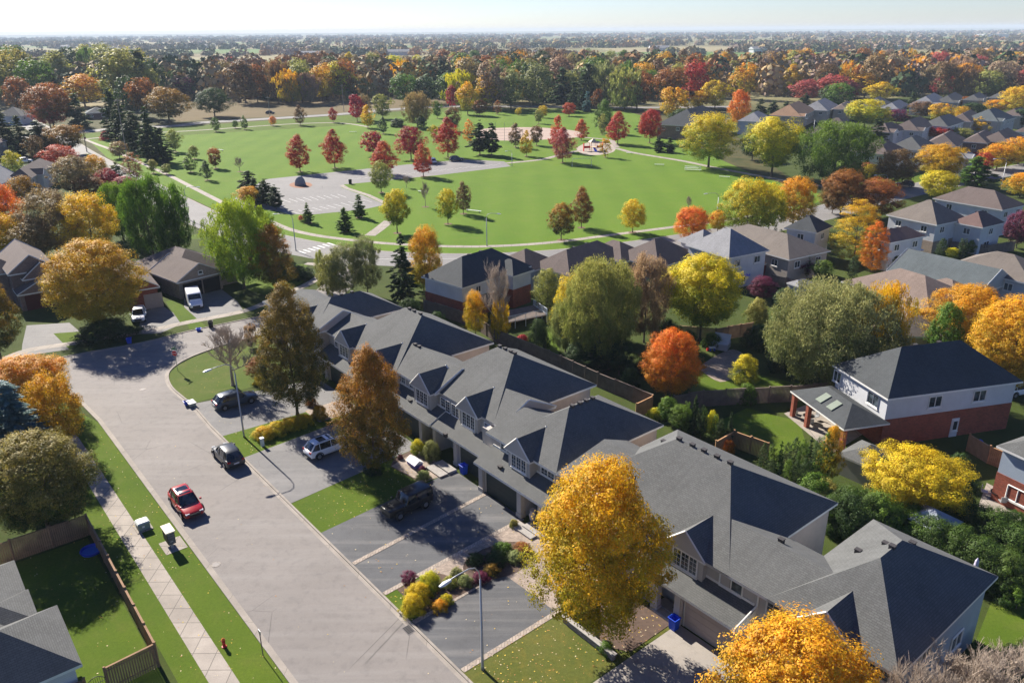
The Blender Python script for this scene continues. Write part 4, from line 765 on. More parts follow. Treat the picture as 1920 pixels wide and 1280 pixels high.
    q=MB(); q.box(-hl-.025,-hl+.01,-.26,.26,.62,.75); q.obj('licence_plate',PLATE,e)
    q=MB(); q.box(-hl-.03,-hl+.06,-w*.8,w*.8,.36,.5); q.obj('rear_bumper',BLK if kind!='van' else m,e)
    q=MB(); q.box(hl-.04,hl+.02,-w*.5,w*.5,.45,.7); q.obj('grille',BLK,e)
    return e
a_s=SA; a_t=SA+math.pi/2
P_RED=paint('red_paint',(.33,.006,.012)); P_BLU=paint('slate_blue_paint',(.03,.05,.085)); P_BLK=paint('black_paint',(.012,.013,.016)); P_WHT=paint('white_paint',(.8,.8,.82)); P_GRY=paint('charcoal_paint',(.035,.038,.045))
def cs(s,t): return S(s,t)
car(S(14.2,-7.15,.02),a_s,P_RED,'red SUV with dark roof parked at the left kerb facing the camera',sunroof=True)
car(S(8.2,-1.15,.02),a_s+math.pi,P_GRY,'dark grey SUV parked at the right kerb, seen from behind')
car(S(-3.5,4.2,.02),a_t-.02,P_BLU,'dark slate blue SUV on the first driveway beside the corner lawn',L=4.8)
car(S(13.0,7.2,.02),a_t+.03,P_WHT,'white SUV with black glass roof on the second driveway',sunroof=True,L=4.7)
car(S(26.9,7.6,.02),a_t+math.pi+.05,P_BLK,'black boxy off-road car in tree shade on the third driveway','jeep',H=1.85,L=4.5)
g=G(262,598); car((g.x,g.y,.02),math.atan2(G(262,605).y-G(270,560).y,G(262,605).x-G(270,560).x),P_WHT,'white car nose-out under the big golden tree across the street')
g=G(366,572); d=G(372,590)-G(352,540); car((g.x,g.y,.02),math.atan2(d.y,d.x),P_WHT,'white box camper van nose-out before the brown bungalow garage','van','van',L=5.4,W=2.1)
g=G(856,302); car((g.x,g.y,.02),math.atan2(G(880,300).y-G(830,303).y,G(880,300).x-G(830,303).x),P_BLU,'dark blue car at the right end of the park car park')
g=G(811,306); car((g.x,g.y,.02),1.9,P_WHT,'small white car beside the blue one in the park car park')
g=G(507,214); car((g.x,g.y,.02),0.05,P_GRY,'dark car driving on the cross road beyond the park',cat='car')
g=G(1696,350); car((g.x,g.y,.02),2.6,P_GRY,'silver-grey car parked beneath the brown tree on the right street')
g=G(1908,738); car((g.x,g.y,.02),.3,P_WHT,'white car beside the large white house at the right edge')
g=G(48,305); car((g.x,g.y,.02),.3,P_WHT,'white car parked between spruces on the far left')
# ------------------------------------------------------------------ street furniture
STEEL=pm('galvanised_steel',(.36,.37,.38),.45,.1,metal=.4); HEADM=pm('lamp_housing',(.6,.62,.65),.4,.05); WOODP=pm('fence_wood',(.24,.145,.085),.9,.3,1.5); WOODD=pm('weathered_wood',(.15,.115,.095),.9,.3,1.5); CEDAR=pm('cedar_wood',(.36,.2,.1),.85,.25,2); BLUE=pm('blue_plastic',(.01,.06,.5),.45,.08); GREENB=pm('green_utility_paint',(.2,.27,.24),.5,.08); STONEM=pm('stone',(.3,.28,.26),.9,.2,3)
def lamp(loc,rz,h,arm,label,s=1.):
    e=empty('street_lamp',loc,rz,label,'street lamp','street lamps'); 
    m=MB(); m.tube([(0,0,0),(0,0,.3),(0,0,h*.86)],[.13*s,.1*s,.06*s],10); m.obj('pole',STEEL,e,True)
    a=MB(); a.tube([(arm*.0,0,h*.86),(arm*.04,0,h*.93),(arm*.16,0,h*.98),(arm*.36,0,h),(arm*.75,0,h*.995),(arm,0,h*.985)],.042*s,8); a.obj('arm',STEEL,e,True)
    b=MB(); b.loft([[(arm-.2,-.1,h*.985-.05),(arm-.2,.1,h*.985-.05),(arm-.2,.07,h*.985+.07),(arm-.2,-.07,h*.985+.07)],[(arm+.3,-.17,h*.98-.07),(arm+.3,.17,h*.98-.07),(arm+.3,.12,h*.98+.1),(arm+.3,-.12,h*.98+.1)],[(arm+.65,-.1,h*.975-.03),(arm+.65,.1,h*.975-.03),(arm+.65,.06,h*.975+.03),(arm+.65,-.06,h*.975+.03)]]); bevel(b.obj('lamp_head',HEADM,e),.02); return e
lamp(S(4.56,1.9),a_t+math.pi,8.4,2.4,'tall curved-arm street lamp on the lawn strip beside the yellow hedge')
lamp(S(45.84,1.41),a_t+math.pi,8.4,2.4,'nearest curved-arm street lamp, arching over the garden bed')
for bx,by,ty,dx,ar,lab in ((555,470,400,-1,3,'white street lamp by the crosswalk'),(913,461,400,0,2.2,'street lamp at the park pavement behind the brick house'),(1343,420,362,-1,2.6,'street lamp beside the orange maple on the curving road'),(1876,356,297,-1,3,'street lamp at the far right street beside the pale pine'),(1660,360,328,-1,3,'street lamp between the rust trees on the right'),(1525,248,222,-1,3,'street lamp before the clay roofed house'),(354,412,350,1,3,'street lamp by the long road left of the lime green tree'),(960,312,283,-1,1.5,'lamp at the end of the park car park'),(1895,1,0,0,0,''),(247,345,325,-1,3,'street lamp half hidden by pink bushes on the left')):
    if not lab: continue
    b=G(bx,by); lamp(b,math.pi if dx<0 else 0,hgt(b,ty),ar,lab)
for bx,by,ty,lab in ((163,285,240,'thin wooden utility pole at the far left junction'),(245,330,184,'tall utility pole before the dark spruces'),(77,240,170,''),(645,210,158,'utility pole beyond the park near the brown wood'),(1678,170,115,'tall leaning mast in the right autumn woods'),(508,235,180,'utility pole beside the cross road')):
    if lab: b=G(bx,by); e=empty('utility_pole',b,0,lab,'utility pole'); h=hgt(b,ty); m=MB(); m.tube([(0,0,0),(0,0,h)],[.16,.1],8); m.obj('pole',pm('pole_wood',(.3,.26,.22),.9,.2),e); m=MB(); m.box(-.9,.9,-.06,.06,h-.8,h-.65); m.obj('crossarm',MC['pole_wood'],e)
def octa(r,y,n=8): return [(r*math.cos(math.pi/n+2*math.pi*i/n),y,r*math.sin(math.pi/n+2*math.pi*i/n)) for i in range(n)]
def text(s,size,parent,loc,m,rz=0,name='lettering',depth=.004):
    c=bpy.data.curves.new(name,'FONT'); c.body=s; c.size=size; c.align_x='CENTER'; c.align_y='CENTER'; c.extrude=depth
    o=bpy.data.objects.new(name,c); me=bpy.data.meshes.new_from_object(o); bpy.data.objects.remove(o); o=bpy.data.objects.new(name,me); COL.objects.link(o); me.materials.clear(); me.materials.append(m)
    o.parent=parent; o.location=loc; o.rotation_euler=(math.pi/2,0,rz); return o
SRED=pm('sign_red',(.5,.012,.015),.5,.04); SWH=pm('sign_white',(.75,.75,.75),.5,.04); SGR=pm('sign_green',(.02,.14,.07),.5,.05)
def stop(loc,rz,label,h=2.7,blade=True,both=True):
    e=empty('stop_sign',loc,rz,label,'stop sign'); m=MB(); m.tube([(0,0.03,0),(0,0.03,h+.1)],.035,6); m.obj('post',STEEL,e)
    m=MB(); m.loft([octa(.4,-.03),octa(.4,-.015)]); p=m.obj('sign_face',SWH,e); m=MB(); m.loft([octa(.365,-.038),octa(.365,-.031)]); pp=m.obj('sign_panel',SRED,p); text('STOP',.26,p,(0,-.042,0),SWH); p.location=(0,0,h-.35)
    if blade: m=MB(); m.box(-.4,.4,.02,.035,h+.1,h+.27); m.box(-.01,.01,-.4,.4,h+.3,h+.47); m.obj('street_name_blade',SGR,e)
    return e
stop(G(333,695),rad(-10),'red octagonal stop sign on the corner lawn at the intersection')
b=G(165,287); stop(b,rad(-5),'distant red stop sign at the far left junction',hgt(b,257),False)
# driveway number post, marker posts, boxes
e=empty('mailbox_post',S(7.6,2.6),SA,'short white utility pedestal between the lamp and white SUV','utility box'); m=MB(); m.box(-.16,.16,-.16,.16,0,.85); bevel(m.obj('cabinet',pm('pale_grey_paint',(.6,.62,.62),.5,.05),e),.02); m=MB(); m.box(-.2,.2,-.2,.2,.85,.93); m.obj('lid',SWH,e)
e=empty('marker_post',S(35.4,-9.2),SA,'thin dark post on the verge near the hydrant','post'); m=MB(); m.tube([(0,0,0),(0,0,2.0)],.035,6); m.obj('post',WOODD,e); m=MB(); m.box(-.17,.17,-.02,.02,1.85,2.15); m.obj('sign_panel',STEEL,e)
e=empty('fire_hydrant',S(32.9,-10.9),SA,'small red fire hydrant on the left verge','fire hydrant'); m=MB(); m.tube([(0,0,0),(0,0,.06),(0,0,.07),(0,0,.5),(0,0,.52),(0,0,.6)],[.17,.17,.11,.11,.14,.14],12); m.obj('barrel',SRED,e); m=MB(); m.tube([(0,0,.6),(0,0,.68),(0,0,.75)],[.13,.1,.02],12); m.obj('cap',pm('hydrant_cap',(.6,.15,.02),.5,.1),e); 
for sx in (-1,1): m=MB(); m.tube([(sx*.08,0,.42),(sx*.2,0,.42)],.06,8); m.obj('nozzle',SRED,e)
e=empty('transformer_box',S(14.8,-11.0),SA,'green-white electrical transformer box on the verge beside the red SUV','utility box'); e.scale=(.8,.8,.8); m=MB(); m.box(-.55,.55,-.6,.6,.1,.85); bevel(m.obj('cabinet',GREENB,e),.03); m=MB(); m.add([(-.6,-.65,.86),(.6,-.65,.86),(.6,.65,.86),(-.6,.65,.86),(-.5,-.5,1.0),(.5,-.5,1.0),(.5,.5,1.0),(-.5,.5,1.0)],[(0,3,2,1),(4,5,6,7),(0,1,5,4),(1,2,6,5),(2,3,7,6),(3,0,4,7)]); m.obj('lid',pm('box_lid',(.52,.55,.52),.4,.05),e); m=MB(); m.box(-.75,.75,-.8,.8,0,.1); m.obj('base_pad',M_CONC,e); m=MB(); m.box(.551,.56,-.2,.05,.4,.6); m.obj('warning_label',SWH,e)
e=empty('community_mailbox',S(18.9,-10.0),SA,'tall dark community mailbox with pale top on the left verge','mailbox'); m=MB(); m.box(-.75,.55,-.3,.3,.5,1.55); bevel(m.obj('cabinet',BLK,e),.02); m=MB(); m.box(-.82,.62,-.38,.38,1.56,1.68); bevel(m.obj('top',pm('cream_top',(.62,.55,.42),.6,.06),e),.02); m=MB(); m.box(-.6,-.45,-.1,.1,0,.5); m.box(.25,.4,-.1,.1,0,.5); m.obj('leg',STEEL,e)
for i in range(4):
    m=MB(); m.box(.551,.565,-.26,.26,.56+i*.24,.76+i*.24); m.obj('mail_door',pm('mail_door',(.14,.14,.15),.4,.1),e)
m=MB(); m.box(.4,.56,-.12,.1,.62,.95); m.obj('notice_label',SWH,e)
sheet('mailbox_pad',[S(17.9,-10.7),S(19.9,-10.7),S(19.9,-9.0),S(17.9,-9.0)],.03,M_CONC)
def bin_(loc,rz,label,m=BLUE,w=.42,h=.62,name='recycling_bin',cat='bin',wheel=False):
    e=empty(name,loc,rz,label,cat); b=MB(); a=w/2
    b.loft([[(-a*.8,-a*.8,0),(a*.8,-a*.8,0),(a*.8,a*.8,0),(-a*.8,a*.8,0)],[(-a,-a,h),(a,-a,h),(a,a,h),(-a,a,h)],[(-a*.9,-a*.9,h),(a*.9,-a*.9,h),(a*.9,a*.9,h),(-a*.9,a*.9,h)],[(-a*.75,-a*.75,.05),(a*.75,-a*.75,.05),(a*.75,a*.75,.05),(-a*.75,a*.75,.05)]]); b.obj('tub',m,e)
    b=MB(); 
    for s1,s2 in (((-a-.03,-a-.03),(a+.03,-a-.03)),((a+.03,-a-.03),(a+.03,a+.03)),((a+.03,a+.03),(-a-.03,a+.03)),((-a-.03,a+.03),(-a-.03,-a-.03))): b.tube([(s1[0],s1[1],h),(s2[0],s2[1],h)],.03,5)
    b.obj('rim',m,e); return e
bin_(S(25.1,15.05),SA,'bright blue bin standing in front of the dark garage door',w=.6,h=.95)
bin_(S(51.4,14.0),SA,'blue bin by the beige garage door behind the big golden tree',w=.6,h=.95)
bin_(S(-6.9,-.15,.1),SA,'blue box on the kerb beside the grey tray at the corner lawn',w=.5,h=.42)
e=empty('grey_tray',S(-6.5,.25,.1),SA,'pale grey lidded tray on the kerb next to the blue box','container'); m=MB(); m.loft([[(-.5,-.32,0),(.5,-.32,0),(.5,.32,0),(-.5,.32,0)],[(-.6,-.38,.35),(.6,-.38,.35),(.6,.38,.35),(-.6,.38,.35)]]); m.obj('tub',pm('grey_green_plastic',(.32,.38,.36),.5,.05),e); m=MB(); m.box(-.63,.63,-.41,.41,.35,.4); m.obj('lid',pm('pale_lid',(.5,.52,.5),.5,.05),e)
bin_(G(373,620),.3,'blue box at the kerb below the small lawn across the street',w=.6,h=.35); bin_(G(243,643),.3,'blue box in the tree shade across the street',w=.6,h=.7); bin_(G(396,614),.2,'dark wheeled bin at the kerb across the street',BLK,.6,1.0); bin_(S(51.0,15.0),SA,'black bin behind the blue bin at the beige garage',BLK,.6,1.0)
for px,py,lab in ((405,1058,'pale round utility cover in the road opposite the mailbox'),(268,730,'round manhole cover in the intersection')):
    g=G(px,py); e=empty('manhole_cover',(g.x,g.y,.012),0,lab,'manhole cover'); m=MB(); m.tube([(0,0,0),(0,0,.012)],.36,20); m.obj('cover',M_CONC,e); m=MB(); m.tube([(0,0,.0),(0,0,.016)],.28,20); m.obj('lid',STEEL if 0 else pm('iron_cover',(.22,.2,.19),.7,.2),e)
g=S(39.6,-.35); e=empty('storm_drain',(g.x,g.y,.014),SA,'dark iron drain grate at the kerb below the front garden','drain'); m=MB(); m.box(-.45,.45,-.3,.3,0,.012); m.obj('frame',pm('iron_cover2',(.12,.11,.11),.7,.2),e); m=MB()
for i in range(6): m.box(-.38+i*.13,-.3+i*.13,-.25,.25,.013,.018)
m.obj('grate',DARK,e)
# tub in the fenced yard
g=G(172,1034); e=empty('paddling_pool',g,0,'round blue tub lying on the shaded grass of the fenced yard','paddling pool'); m=MB(); m.tube([(0,0,0),(0,0,.22)],[.72,.8],24,cap=False); m.tube([(.8*math.cos(i*.2618),.8*math.sin(i*.2618),.22) for i in range(25)],.05,6); m.obj('rim',BLUE,e); m=MB(); m.tube([(0,0,.02),(0,0,.05)],.76,24); m.obj('floor',pm('light_blue_plastic',(.02,.16,.6),.4,.05),e)
# ------------------------------------------------------------------ fences
FN=[0]
def fence(pts,h,label,m=None,step=2.4,plank=.15,gap=.012,post=.1,name='board_fence',cap=True,grp=None):
    m=m or WOODP; pts=[Vector((p[0],p[1],0)) for p in pts]; e=empty(name,pts[0],0,label,'fence',grp); o=pts[0]; np_=0
    for a,b in zip(pts[:-1],pts[1:]):
        d=b-a; L=d.length; n=max(1,round(L/step)); u=d/L; nn=Vector((-u.y,u.x,0))
        for i in range(n):
            p=a+d*i/n; q=a+d*(i+1)/n; mb=MB(); k=max(1,int((q-p).length/plank)); hh=h+((i*7919)%5-2)*.015
            for j in range(k):
                s=(p-o)+(q-p)*(j/k)+u*gap; t=(p-o)+(q-p)*((j+1)/k)-u*gap; w=nn*.014; zz=hh-((j*37)%7)*.006
                mb.add([s-w,t-w,t+w,s+w,s-w+Vector((0,0,zz)),t-w+Vector((0,0,zz)),t+w+Vector((0,0,zz)),s+w+Vector((0,0,zz))],[(0,3,2,1),(4,5,6,7),(0,1,5,4),(1,2,6,5),(2,3,7,6),(3,0,4,7)])
            for z in (.35,h-.25): mb.tube([p-o+nn*.05+Vector((0,0,z)),q-o+nn*.05+Vector((0,0,z))],.045,4)
            if cap:
                w=nn*.07; s=p-o;t=q-o; mb.add([s-w+Vector((0,0,hh+.01)),t-w+Vector((0,0,hh+.01)),t+w+Vector((0,0,hh+.01)),s+w+Vector((0,0,hh+.01)),s-w+Vector((0,0,hh+.05)),t-w+Vector((0,0,hh+.05)),t+w+Vector((0,0,hh+.05)),s+w+Vector((0,0,hh+.05))],[(0,3,2,1),(4,5,6,7),(0,1,5,4),(1,2,6,5),(2,3,7,6),(3,0,4,7)])
            mb.obj('panel',m,e)
            pb=MB(); s=p-o; pb.box(s.x-post*.6,s.x+post*.6,s.y-post*.6,s.y+post*.6,0,h+.12); pb.box(s.x-post*.8,s.x+post*.8,s.y-post*.8,s.y+post*.8,h+.12,h+.17); pb.obj('post',m,e)
    s=pts[-1]-o; pb=MB(); pb.box(s.x-post*.6,s.x+post*.6,s.y-post*.6,s.y+post*.6,0,h+.12); pb.obj('post',m,e); return e
fence([S(12.8,-23),S(12.9,-14.7),S(31.9,-14.9),S(32.1,-18)],1.9,'brown board fence round the near left yard beside the pavement')
fence([S(32.2,-19.2),S(32.3,-22.5)],1.8,'short board fence between the gate and the near left bungalow')
e=empty('garden_gate',S(32.15,-18.05),SA-math.pi/2,'arched black metal gate in the near left board fence','gate'); m=MB()
for i in range(9): x=i*.125+.06; m.tube([(x,0,.1),(x,0,1.25+.35*math.sin(math.pi*x/1.1))],.012,4)
m.obj('bars',BLK,e); m=MB(); m.tube([(x/10*1.12,0,1.25+.35*math.sin(math.pi*x/10)) for x in range(11)],.025,5); m.tube([(0,0,.15),(1.12,0,.15)],.02,5); m.tube([(0,0,1.1),(1.12,0,1.1)],.02,5); m.obj('frame',BLK,e)
fence(GP([(795,583),(885,612),(927,640),(1030,683),(1120,725),(1222,768)]),1.8,'long dark board fence behind the far townhouse row',WOODD,grp='back garden fences')
fence(GP([(1222,770),(1192,785)]),1.8,'short brown return of the fence behind the townhouses',CEDAR,grp='back garden fences')
fence(GP([(1262,772),(1317,762),(1400,757),(1480,753),(1565,745)]),1.9,'weathered board fence between the orange tree and the big olive tree',WOODD,grp='back garden fences')
fence(GP([(1340,858),(1374,838),(1438,862)]),1.8,'cedar board fence corner beside the cypress hedge',CEDAR,grp='back garden fences')
fence(GP([(1812,845),(1850,868),(1880,880)]),1.8,'orange-brown fence between the two brick houses',CEDAR,grp='back garden fences')
fence(GP([(1445,535),(1500,548),(1560,560)]),1.8,'grey-blue fence near the plum trees',WOODD,grp='back garden fences')
fence(GP([(1780,470),(1850,478),(1900,470)]),1.8,'fence behind the upright cedars at the right',WOODD,grp='back garden fences')
fence(GP([(215,520),(240,525)]),1.8,'',WOODD) if 0 else None
fence(GP([(1240,632),(1340,640),(1410,628)]),1.8,'pale fence behind the yellow-green spreading tree',WOODP,grp='back garden fences')
# deck with white rail behind the brick house
e=empty('garden_deck',G(985,612),0,'raised deck with white railings behind the brick house','deck'); o0=G(985,612); c=[G(*p,1.1)-o0 for p in [(946,606),(1026,590),(1000,572),(935,585)]]
m=MB(); m.prism([(p.x,p.y) for p in c],.95,1.1); m.obj('platform',WOODD,e)
for i,(a,b) in enumerate([(c[0],c[1]),(c[1],c[2]),(c[3],c[0])]):
    m=MB(); a=Vector((a.x,a.y,0));b=Vector((b.x,b.y,0)); n=int((b-a).length/.14)
    for z in (1.2,2.0): m.tube([a+Vector((0,0,z)),b+Vector((0,0,z))],.04,4)
    for k in range(n+1): p=a.lerp(b,k/n); m.tube([p+Vector((0,0,1.1)),p+Vector((0,0,2.0))],.045 if k%12==0 else .018,4)
    for k in range(0,n+1,12): p=a.lerp(b,k/n); m.tube([p,p+Vector((0,0,1.2))],.06,4)
    m.obj('railing',pm('blue_white_rail',(.55,.62,.68),.5,.05),e)
# play set, tents, umbrellas, hot tub
g=G(1352,652); e=empty('hot_tub',g,-.5,'white covered hot tub on the paver patio','hot tub'); m=MB(); m.box(-1,1,-1,1,0,.85); bevel(m.obj('shell',pm('tub_shell',(.45,.46,.48),.6,.05),e),.08); m=MB(); m.box(-1.05,1.05,-1.05,.0,.86,.98); m.add([(-1.05,.02,.98),(1.05,.02,.98),(1.05,.5,1.9),(-1.05,.5,1.9),(-1.05,.14,.94),(1.05,.14,.94),(1.05,.62,1.86),(-1.05,.62,1.86)],[(0,1,2,3),(7,6,5,4),(0,3,7,4),(1,5,6,2),(2,6,7,3),(0,4,5,1)]); m.obj('cover',pm('tub_cover',(.62,.63,.66),.5,.05),e)
g=G(1335,657); e=empty('play_table',g,0,'small red, white and blue toy table beside the hot tub','toy'); m=MB(); m.box(-.4,.4,-.3,.3,.4,.5); m.obj('top',SWH,e); m=MB(); m.box(-.35,-.2,-.25,.25,0,.4); m.box(.2,.35,-.25,.25,0,.4); m.obj('leg',BLUE,e); m=MB(); m.box(-.7,-.45,-.2,.2,0,.35); m.obj('seat',SRED,e)
g=G(1740,1018); e=empty('gazebo',g,.6,'garden gazebo with blue-grey peaked canopy behind the near townhouse','gazebo'); m=MB(); m.add([(-1.6,-1.6,2.3),(1.6,-1.6,2.3),(1.6,1.6,2.3),(-1.6,1.6,2.3),(0,0,3.3)],[(0,1,4),(1,2,4),(2,3,4),(3,0,4)]); m.obj('canopy',pm('canopy_fabric',(.3,.33,.4),.8,.08),e)
for x in (-1.5,1.5):
    for y in (-1.5,1.5): m=MB(); m.tube([(x,y,0),(x,y,2.3)],.05,6); m.obj('post',BLK,e)
g=G(1818,1105); e=empty('closed_parasol',g,0,'closed lilac-white parasol standing behind the near townhouse','parasol'); m=MB(); m.tube([(0,0,0),(0,0,1.2)],.03,6); m.obj('pole',STEEL,e); m=MB(); m.tube([(0,0,1.0),(.02,0,1.3),(.03,0,2.6),(.03,0,2.85)],[.16,.22,.13,.02],10); m.obj('canopy',pm('lilac_fabric',(.55,.5,.66),.8,.05),e)
g=G(1697,487); e=empty('gazebo',g,.3,'blue tent canopy near the crimson bush at the right','gazebo'); m=MB(); m.add([(-2,-2,2.1),(2,-2,2.1),(2,2,2.1),(-2,2,2.1),(0,0,3.1)],[(0,1,4),(1,2,4),(2,3,4),(3,0,4)]); m.obj('canopy',pm('blue_tent',(.05,.1,.24),.8,.08),e)
for x in (-1.8,1.8):
    for y in (-1.8,1.8): m=MB(); m.tube([(x,y,0),(x,y,2.1)],.05,6); m.obj('post',STEEL,e)
g=G(1390,535); e=empty('parasol',g,0,'open bright blue parasol beside the plum bush','parasol'); m=MB(); m.tube([(0,0,0),(0,0,2.2)],.03,6); m.obj('pole',STEEL,e); m=MB(); m.tube([(0,0,1.9),(0,0,2.15),(0,0,2.3)],[1.3,.7,.02],8,cap=False); m.obj('canopy',BLUE,e)
g=G(1830,845); e=empty('covered_grill',g,0,'bright blue cover over garden furniture by the brick wall','garden cover'); m=MB(); m.loft([[(-.6,-.4,0),(.6,-.4,0),(.6,.4,0),(-.6,.4,0)],[(-.5,-.35,.8),(.55,-.35,.9),(.5,.35,.85),(-.5,.3,.8)],[(-.2,-.2,1.1),(.3,-.2,1.3),(.3,.2,1.25),(-.2,.2,1.1)]]); bevel(m.obj('cover',BLUE,e),.08)
def seatset(g,label,n=3):
    e=empty('patio_set',g,.4,label,'patio furniture'); m=MB(); m.tube([(0,0,.68),(0,0,.73)],.6,16); m.obj('table_top',BLK,e); m=MB(); m.tube([(0,0,0),(0,0,.68)],.05,6); m.obj('table_leg',BLK,e)
    for i in range(n):
        a=i*6.283/n; c=empty('chair',(1.0*math.cos(a),1.0*math.sin(a),0),a); c.parent=e; m=MB(); m.box(-.25,.25,-.25,.25,.4,.46); m.obj('seat',STEEL,c); m=MB(); m.box(.22,.28,-.25,.25,.46,.95); m.obj('backrest',STEEL,c)
seatset(G(1515,790),'patio table with chairs under the skylit porch roof'); seatset(G(1868,935),'dark patio set by the brick wall at the right edge')
# park things
WHT=pm('white_metal',(.72,.72,.74),.5,.04)
def bench(px,py,label,L=5,rz=.1,rows=1):
    g=G(px,py); e=empty('park_bench',g,rz,label,'bench','white benches in the park')
    for r in range(rows): m=MB(); m.box(-L/2,L/2,-.15+r*.7,.2+r*.7,.42+r*.35,.48+r*.35); m.obj('seat',WHT,e)
    for x in (-L*.4,L*.4): m=MB(); m.box(x-.04,x+.04,-.1,.1,0,.42); m.box(x-.04,x+.04,-.1+.7*(rows-1),.1+.7*(rows-1),0,.42+.35*(rows-1)); m.obj('leg',STEEL,e)
bench(1299,321,'pair of stepped white bleachers on the park lawn',5,-.25,3); bench(1358,334,'low white bench near the bleachers under the yellow tree',3,-.4); bench(412,283,'white bench on the left part of the park lawn',4,-.6); bench(888,398,'white bench in the middle of the front park lawn',4,-.5); bench(793,362,'white bench beside the bare tree in the park',3,-.5); bench(1236,311,'white bench on the park lawn below the playground path',3,-.2); bench(1180,289,'small bench beside the playground path',2,0); bench(662,249,'white bench at the far side of the park lawn',3,0)
g=G(564,348); e=empty('memorial_stone',g,.3,'large grey boulder monument on a round bed in the car park','boulder'); m=MB(); R=random.Random(5)
m.loft([[(math.cos(a)*1.5*s*R.uniform(.85,1.1),math.sin(a)*1.1*s*R.uniform(.85,1.1),z) for a in [i*.785 for i in range(8)]] for z,s in ((0,1),(.7,1.05),(1.5,.85),(2.2,.6),(2.5,.3))]); bevel(m.obj('stone',pm('dark_stone',(.2,.21,.23),.8,.2),e),.08)
sheet('stone_bed',[G(564+22*math.cos(i*.52),347+6*math.sin(i*.52)) for i in range(12)],.03,pm('bed_mulch',(.25,.13,.08),.95,.2))
# playground
g=G(1112,283); e=empty('playground_tower',g,.2,'red and beige playground tower with roof in the park','playground'); e.scale=(.85,.85,.85); RD=SRED; BG=pm('beige_plastic',(.6,.45,.28),.6,.05)
for x in (-1.2,1.2):
    for y in (-1.2,1.2): m=MB(); m.tube([(x,y,0),(x,y,3.6)],.09,6); m.obj('post',RD,e)
m=MB(); m.box(-1.3,1.3,-1.3,1.3,1.4,1.55); m.obj('deck',BG,e); m=MB(); m.add([(-1.7,-1.7,3.5),(1.7,-1.7,3.5),(1.7,1.7,3.5),(-1.7,1.7,3.5),(0,0,5)],[(0,1,4),(1,2,4),(2,3,4),(3,0,4),(3,2,1,0)]); m.obj('canopy',BG,e)
for s in (-1,1): m=MB(); m.box(s*1.4,s*4,-.5,.5,1.2,1.35); m.box(s*1.4,s*4,-.55,-.45,1.3,2.1); m.box(s*3.9,s*4.1,-.5,.5,0,3.2); m.obj('bridge',RD,e)
m=MB(); m.add([(-.4,-1.3,1.5),(.4,-1.3,1.5),(.4,-4,.2),(-.4,-4,.2)],[(0,3,2,1)]); m.tube([(-.42,-1.3,1.6),(-.42,-4,.3)],.08,5); m.tube([(.42,-1.3,1.6),(.42,-4,.3)],.08,5); m.obj('slide',BLUE,e)
def goal(px,py,w,label,rz=0):
    g=G(px,py); e=empty('football_goal',g,rz,label,'goal'); m=MB(); m.tube([(-w/2,0,0),(-w/2,0,2.4),(w/2,0,2.4),(w/2,0,0)],.06,6); m.obj('frame',WHT,e); m=MB()
    for x in (-w/2,w/2): m.tube([(x,0,2.4),(x,1.5,0)],.03,4)
    m.tube([(-w/2,1.5,0),(w/2,1.5,0)],.03,4); m.obj('net_frame',STEEL,e)
goal(1091,312,6,'white goal frame on the park lawn below the playground',.1); goal(558,300,6,'white goal frame on the far left park lawn') if 0 else None
g=G(945,266); e=empty('ball_backstop',g,0,'tall wire backstop fence at the ball diamond','backstop'); 
for i in range(7):
    x=-10+i*3.4; m=MB(); m.tube([(x,abs(i-3)*.8,0),(x,abs(i-3)*.8,7 if 1<i<5 else 4.5)],.07,5); m.obj('post',STEEL,e)
m=MB()
for z in (1,2.2,3.4,4.4): m.tube([(-10,2.4,z),(-3,0,z),(3.8,0,z),(10.4,2.4,z)],.03,4)
m.obj('mesh_rails',STEEL,e)
bin_(G(657,345),0,'dark litter bin at the edge of the car park',BLK,.8,1.2)
# garden details by the townhouses
g=S(22,12.0); e=empty('garden_ornament',S(20.9,12.3),SA,'white box-shaped garden table with violet side on the paver patch','garden box'); m=MB(); m.box(-.7,.7,-.45,.45,.1,.5); m.obj('box',pm('violet_plastic',(.16,.14,.4),.6,.05),e); m=MB(); m.add([(-.8,-.55,.5),(.8,-.55,.5),(.8,.55,.5),(-.8,.55,.5),(-.8,0,.85),(.8,0,.85)],[(0,1,5,4),(2,3,4,5),(0,4,3),(1,2,5)]); m.obj('lid',SWH,e)
for i,(s0,t0,z) in enumerate(((23.2,13.2,.35),(23.2,14.2,.5),(36.0,13.4,.35),(36.6,14.0,.55),(50.2,14.6,.35),(50.2,15.3,.5))):
    e=empty('entrance_step',S(s0,t0),SA,['lower stone step beside the blue bin','upper stone step beside the blue bin','lower stone step by the paver walk','upper stone step by the paver walk','lower stone step behind the golden tree','upper stone step behind the golden tree'][i],'step'); m=MB(); m.box(-1.2,1.2,-.4,.55,0,z*.5); bevel(m.obj('tread',STONEM,e),.02); m=MB(); m.box(-1.15,1.15,-.36,.5,-.01,z*.5-.05); m.obj('riser',WOODD,e)
e=empty('garden_urn',S(35.3,14.9),SA,'tall pale urn in the entry beside the dark garage door','urn'); m=MB(); m.tube([(0,0,0),(0,0,.2),(0,0,.7),(0,0,1.0),(0,0,1.15)],[.18,.26,.36,.22,.28],14); m.obj('body',W_SB,e,True); m=MB(); m.tube([(0,0,1.15),(0,0,1.2)],.3,14); m.obj('rim',W_SB,e)
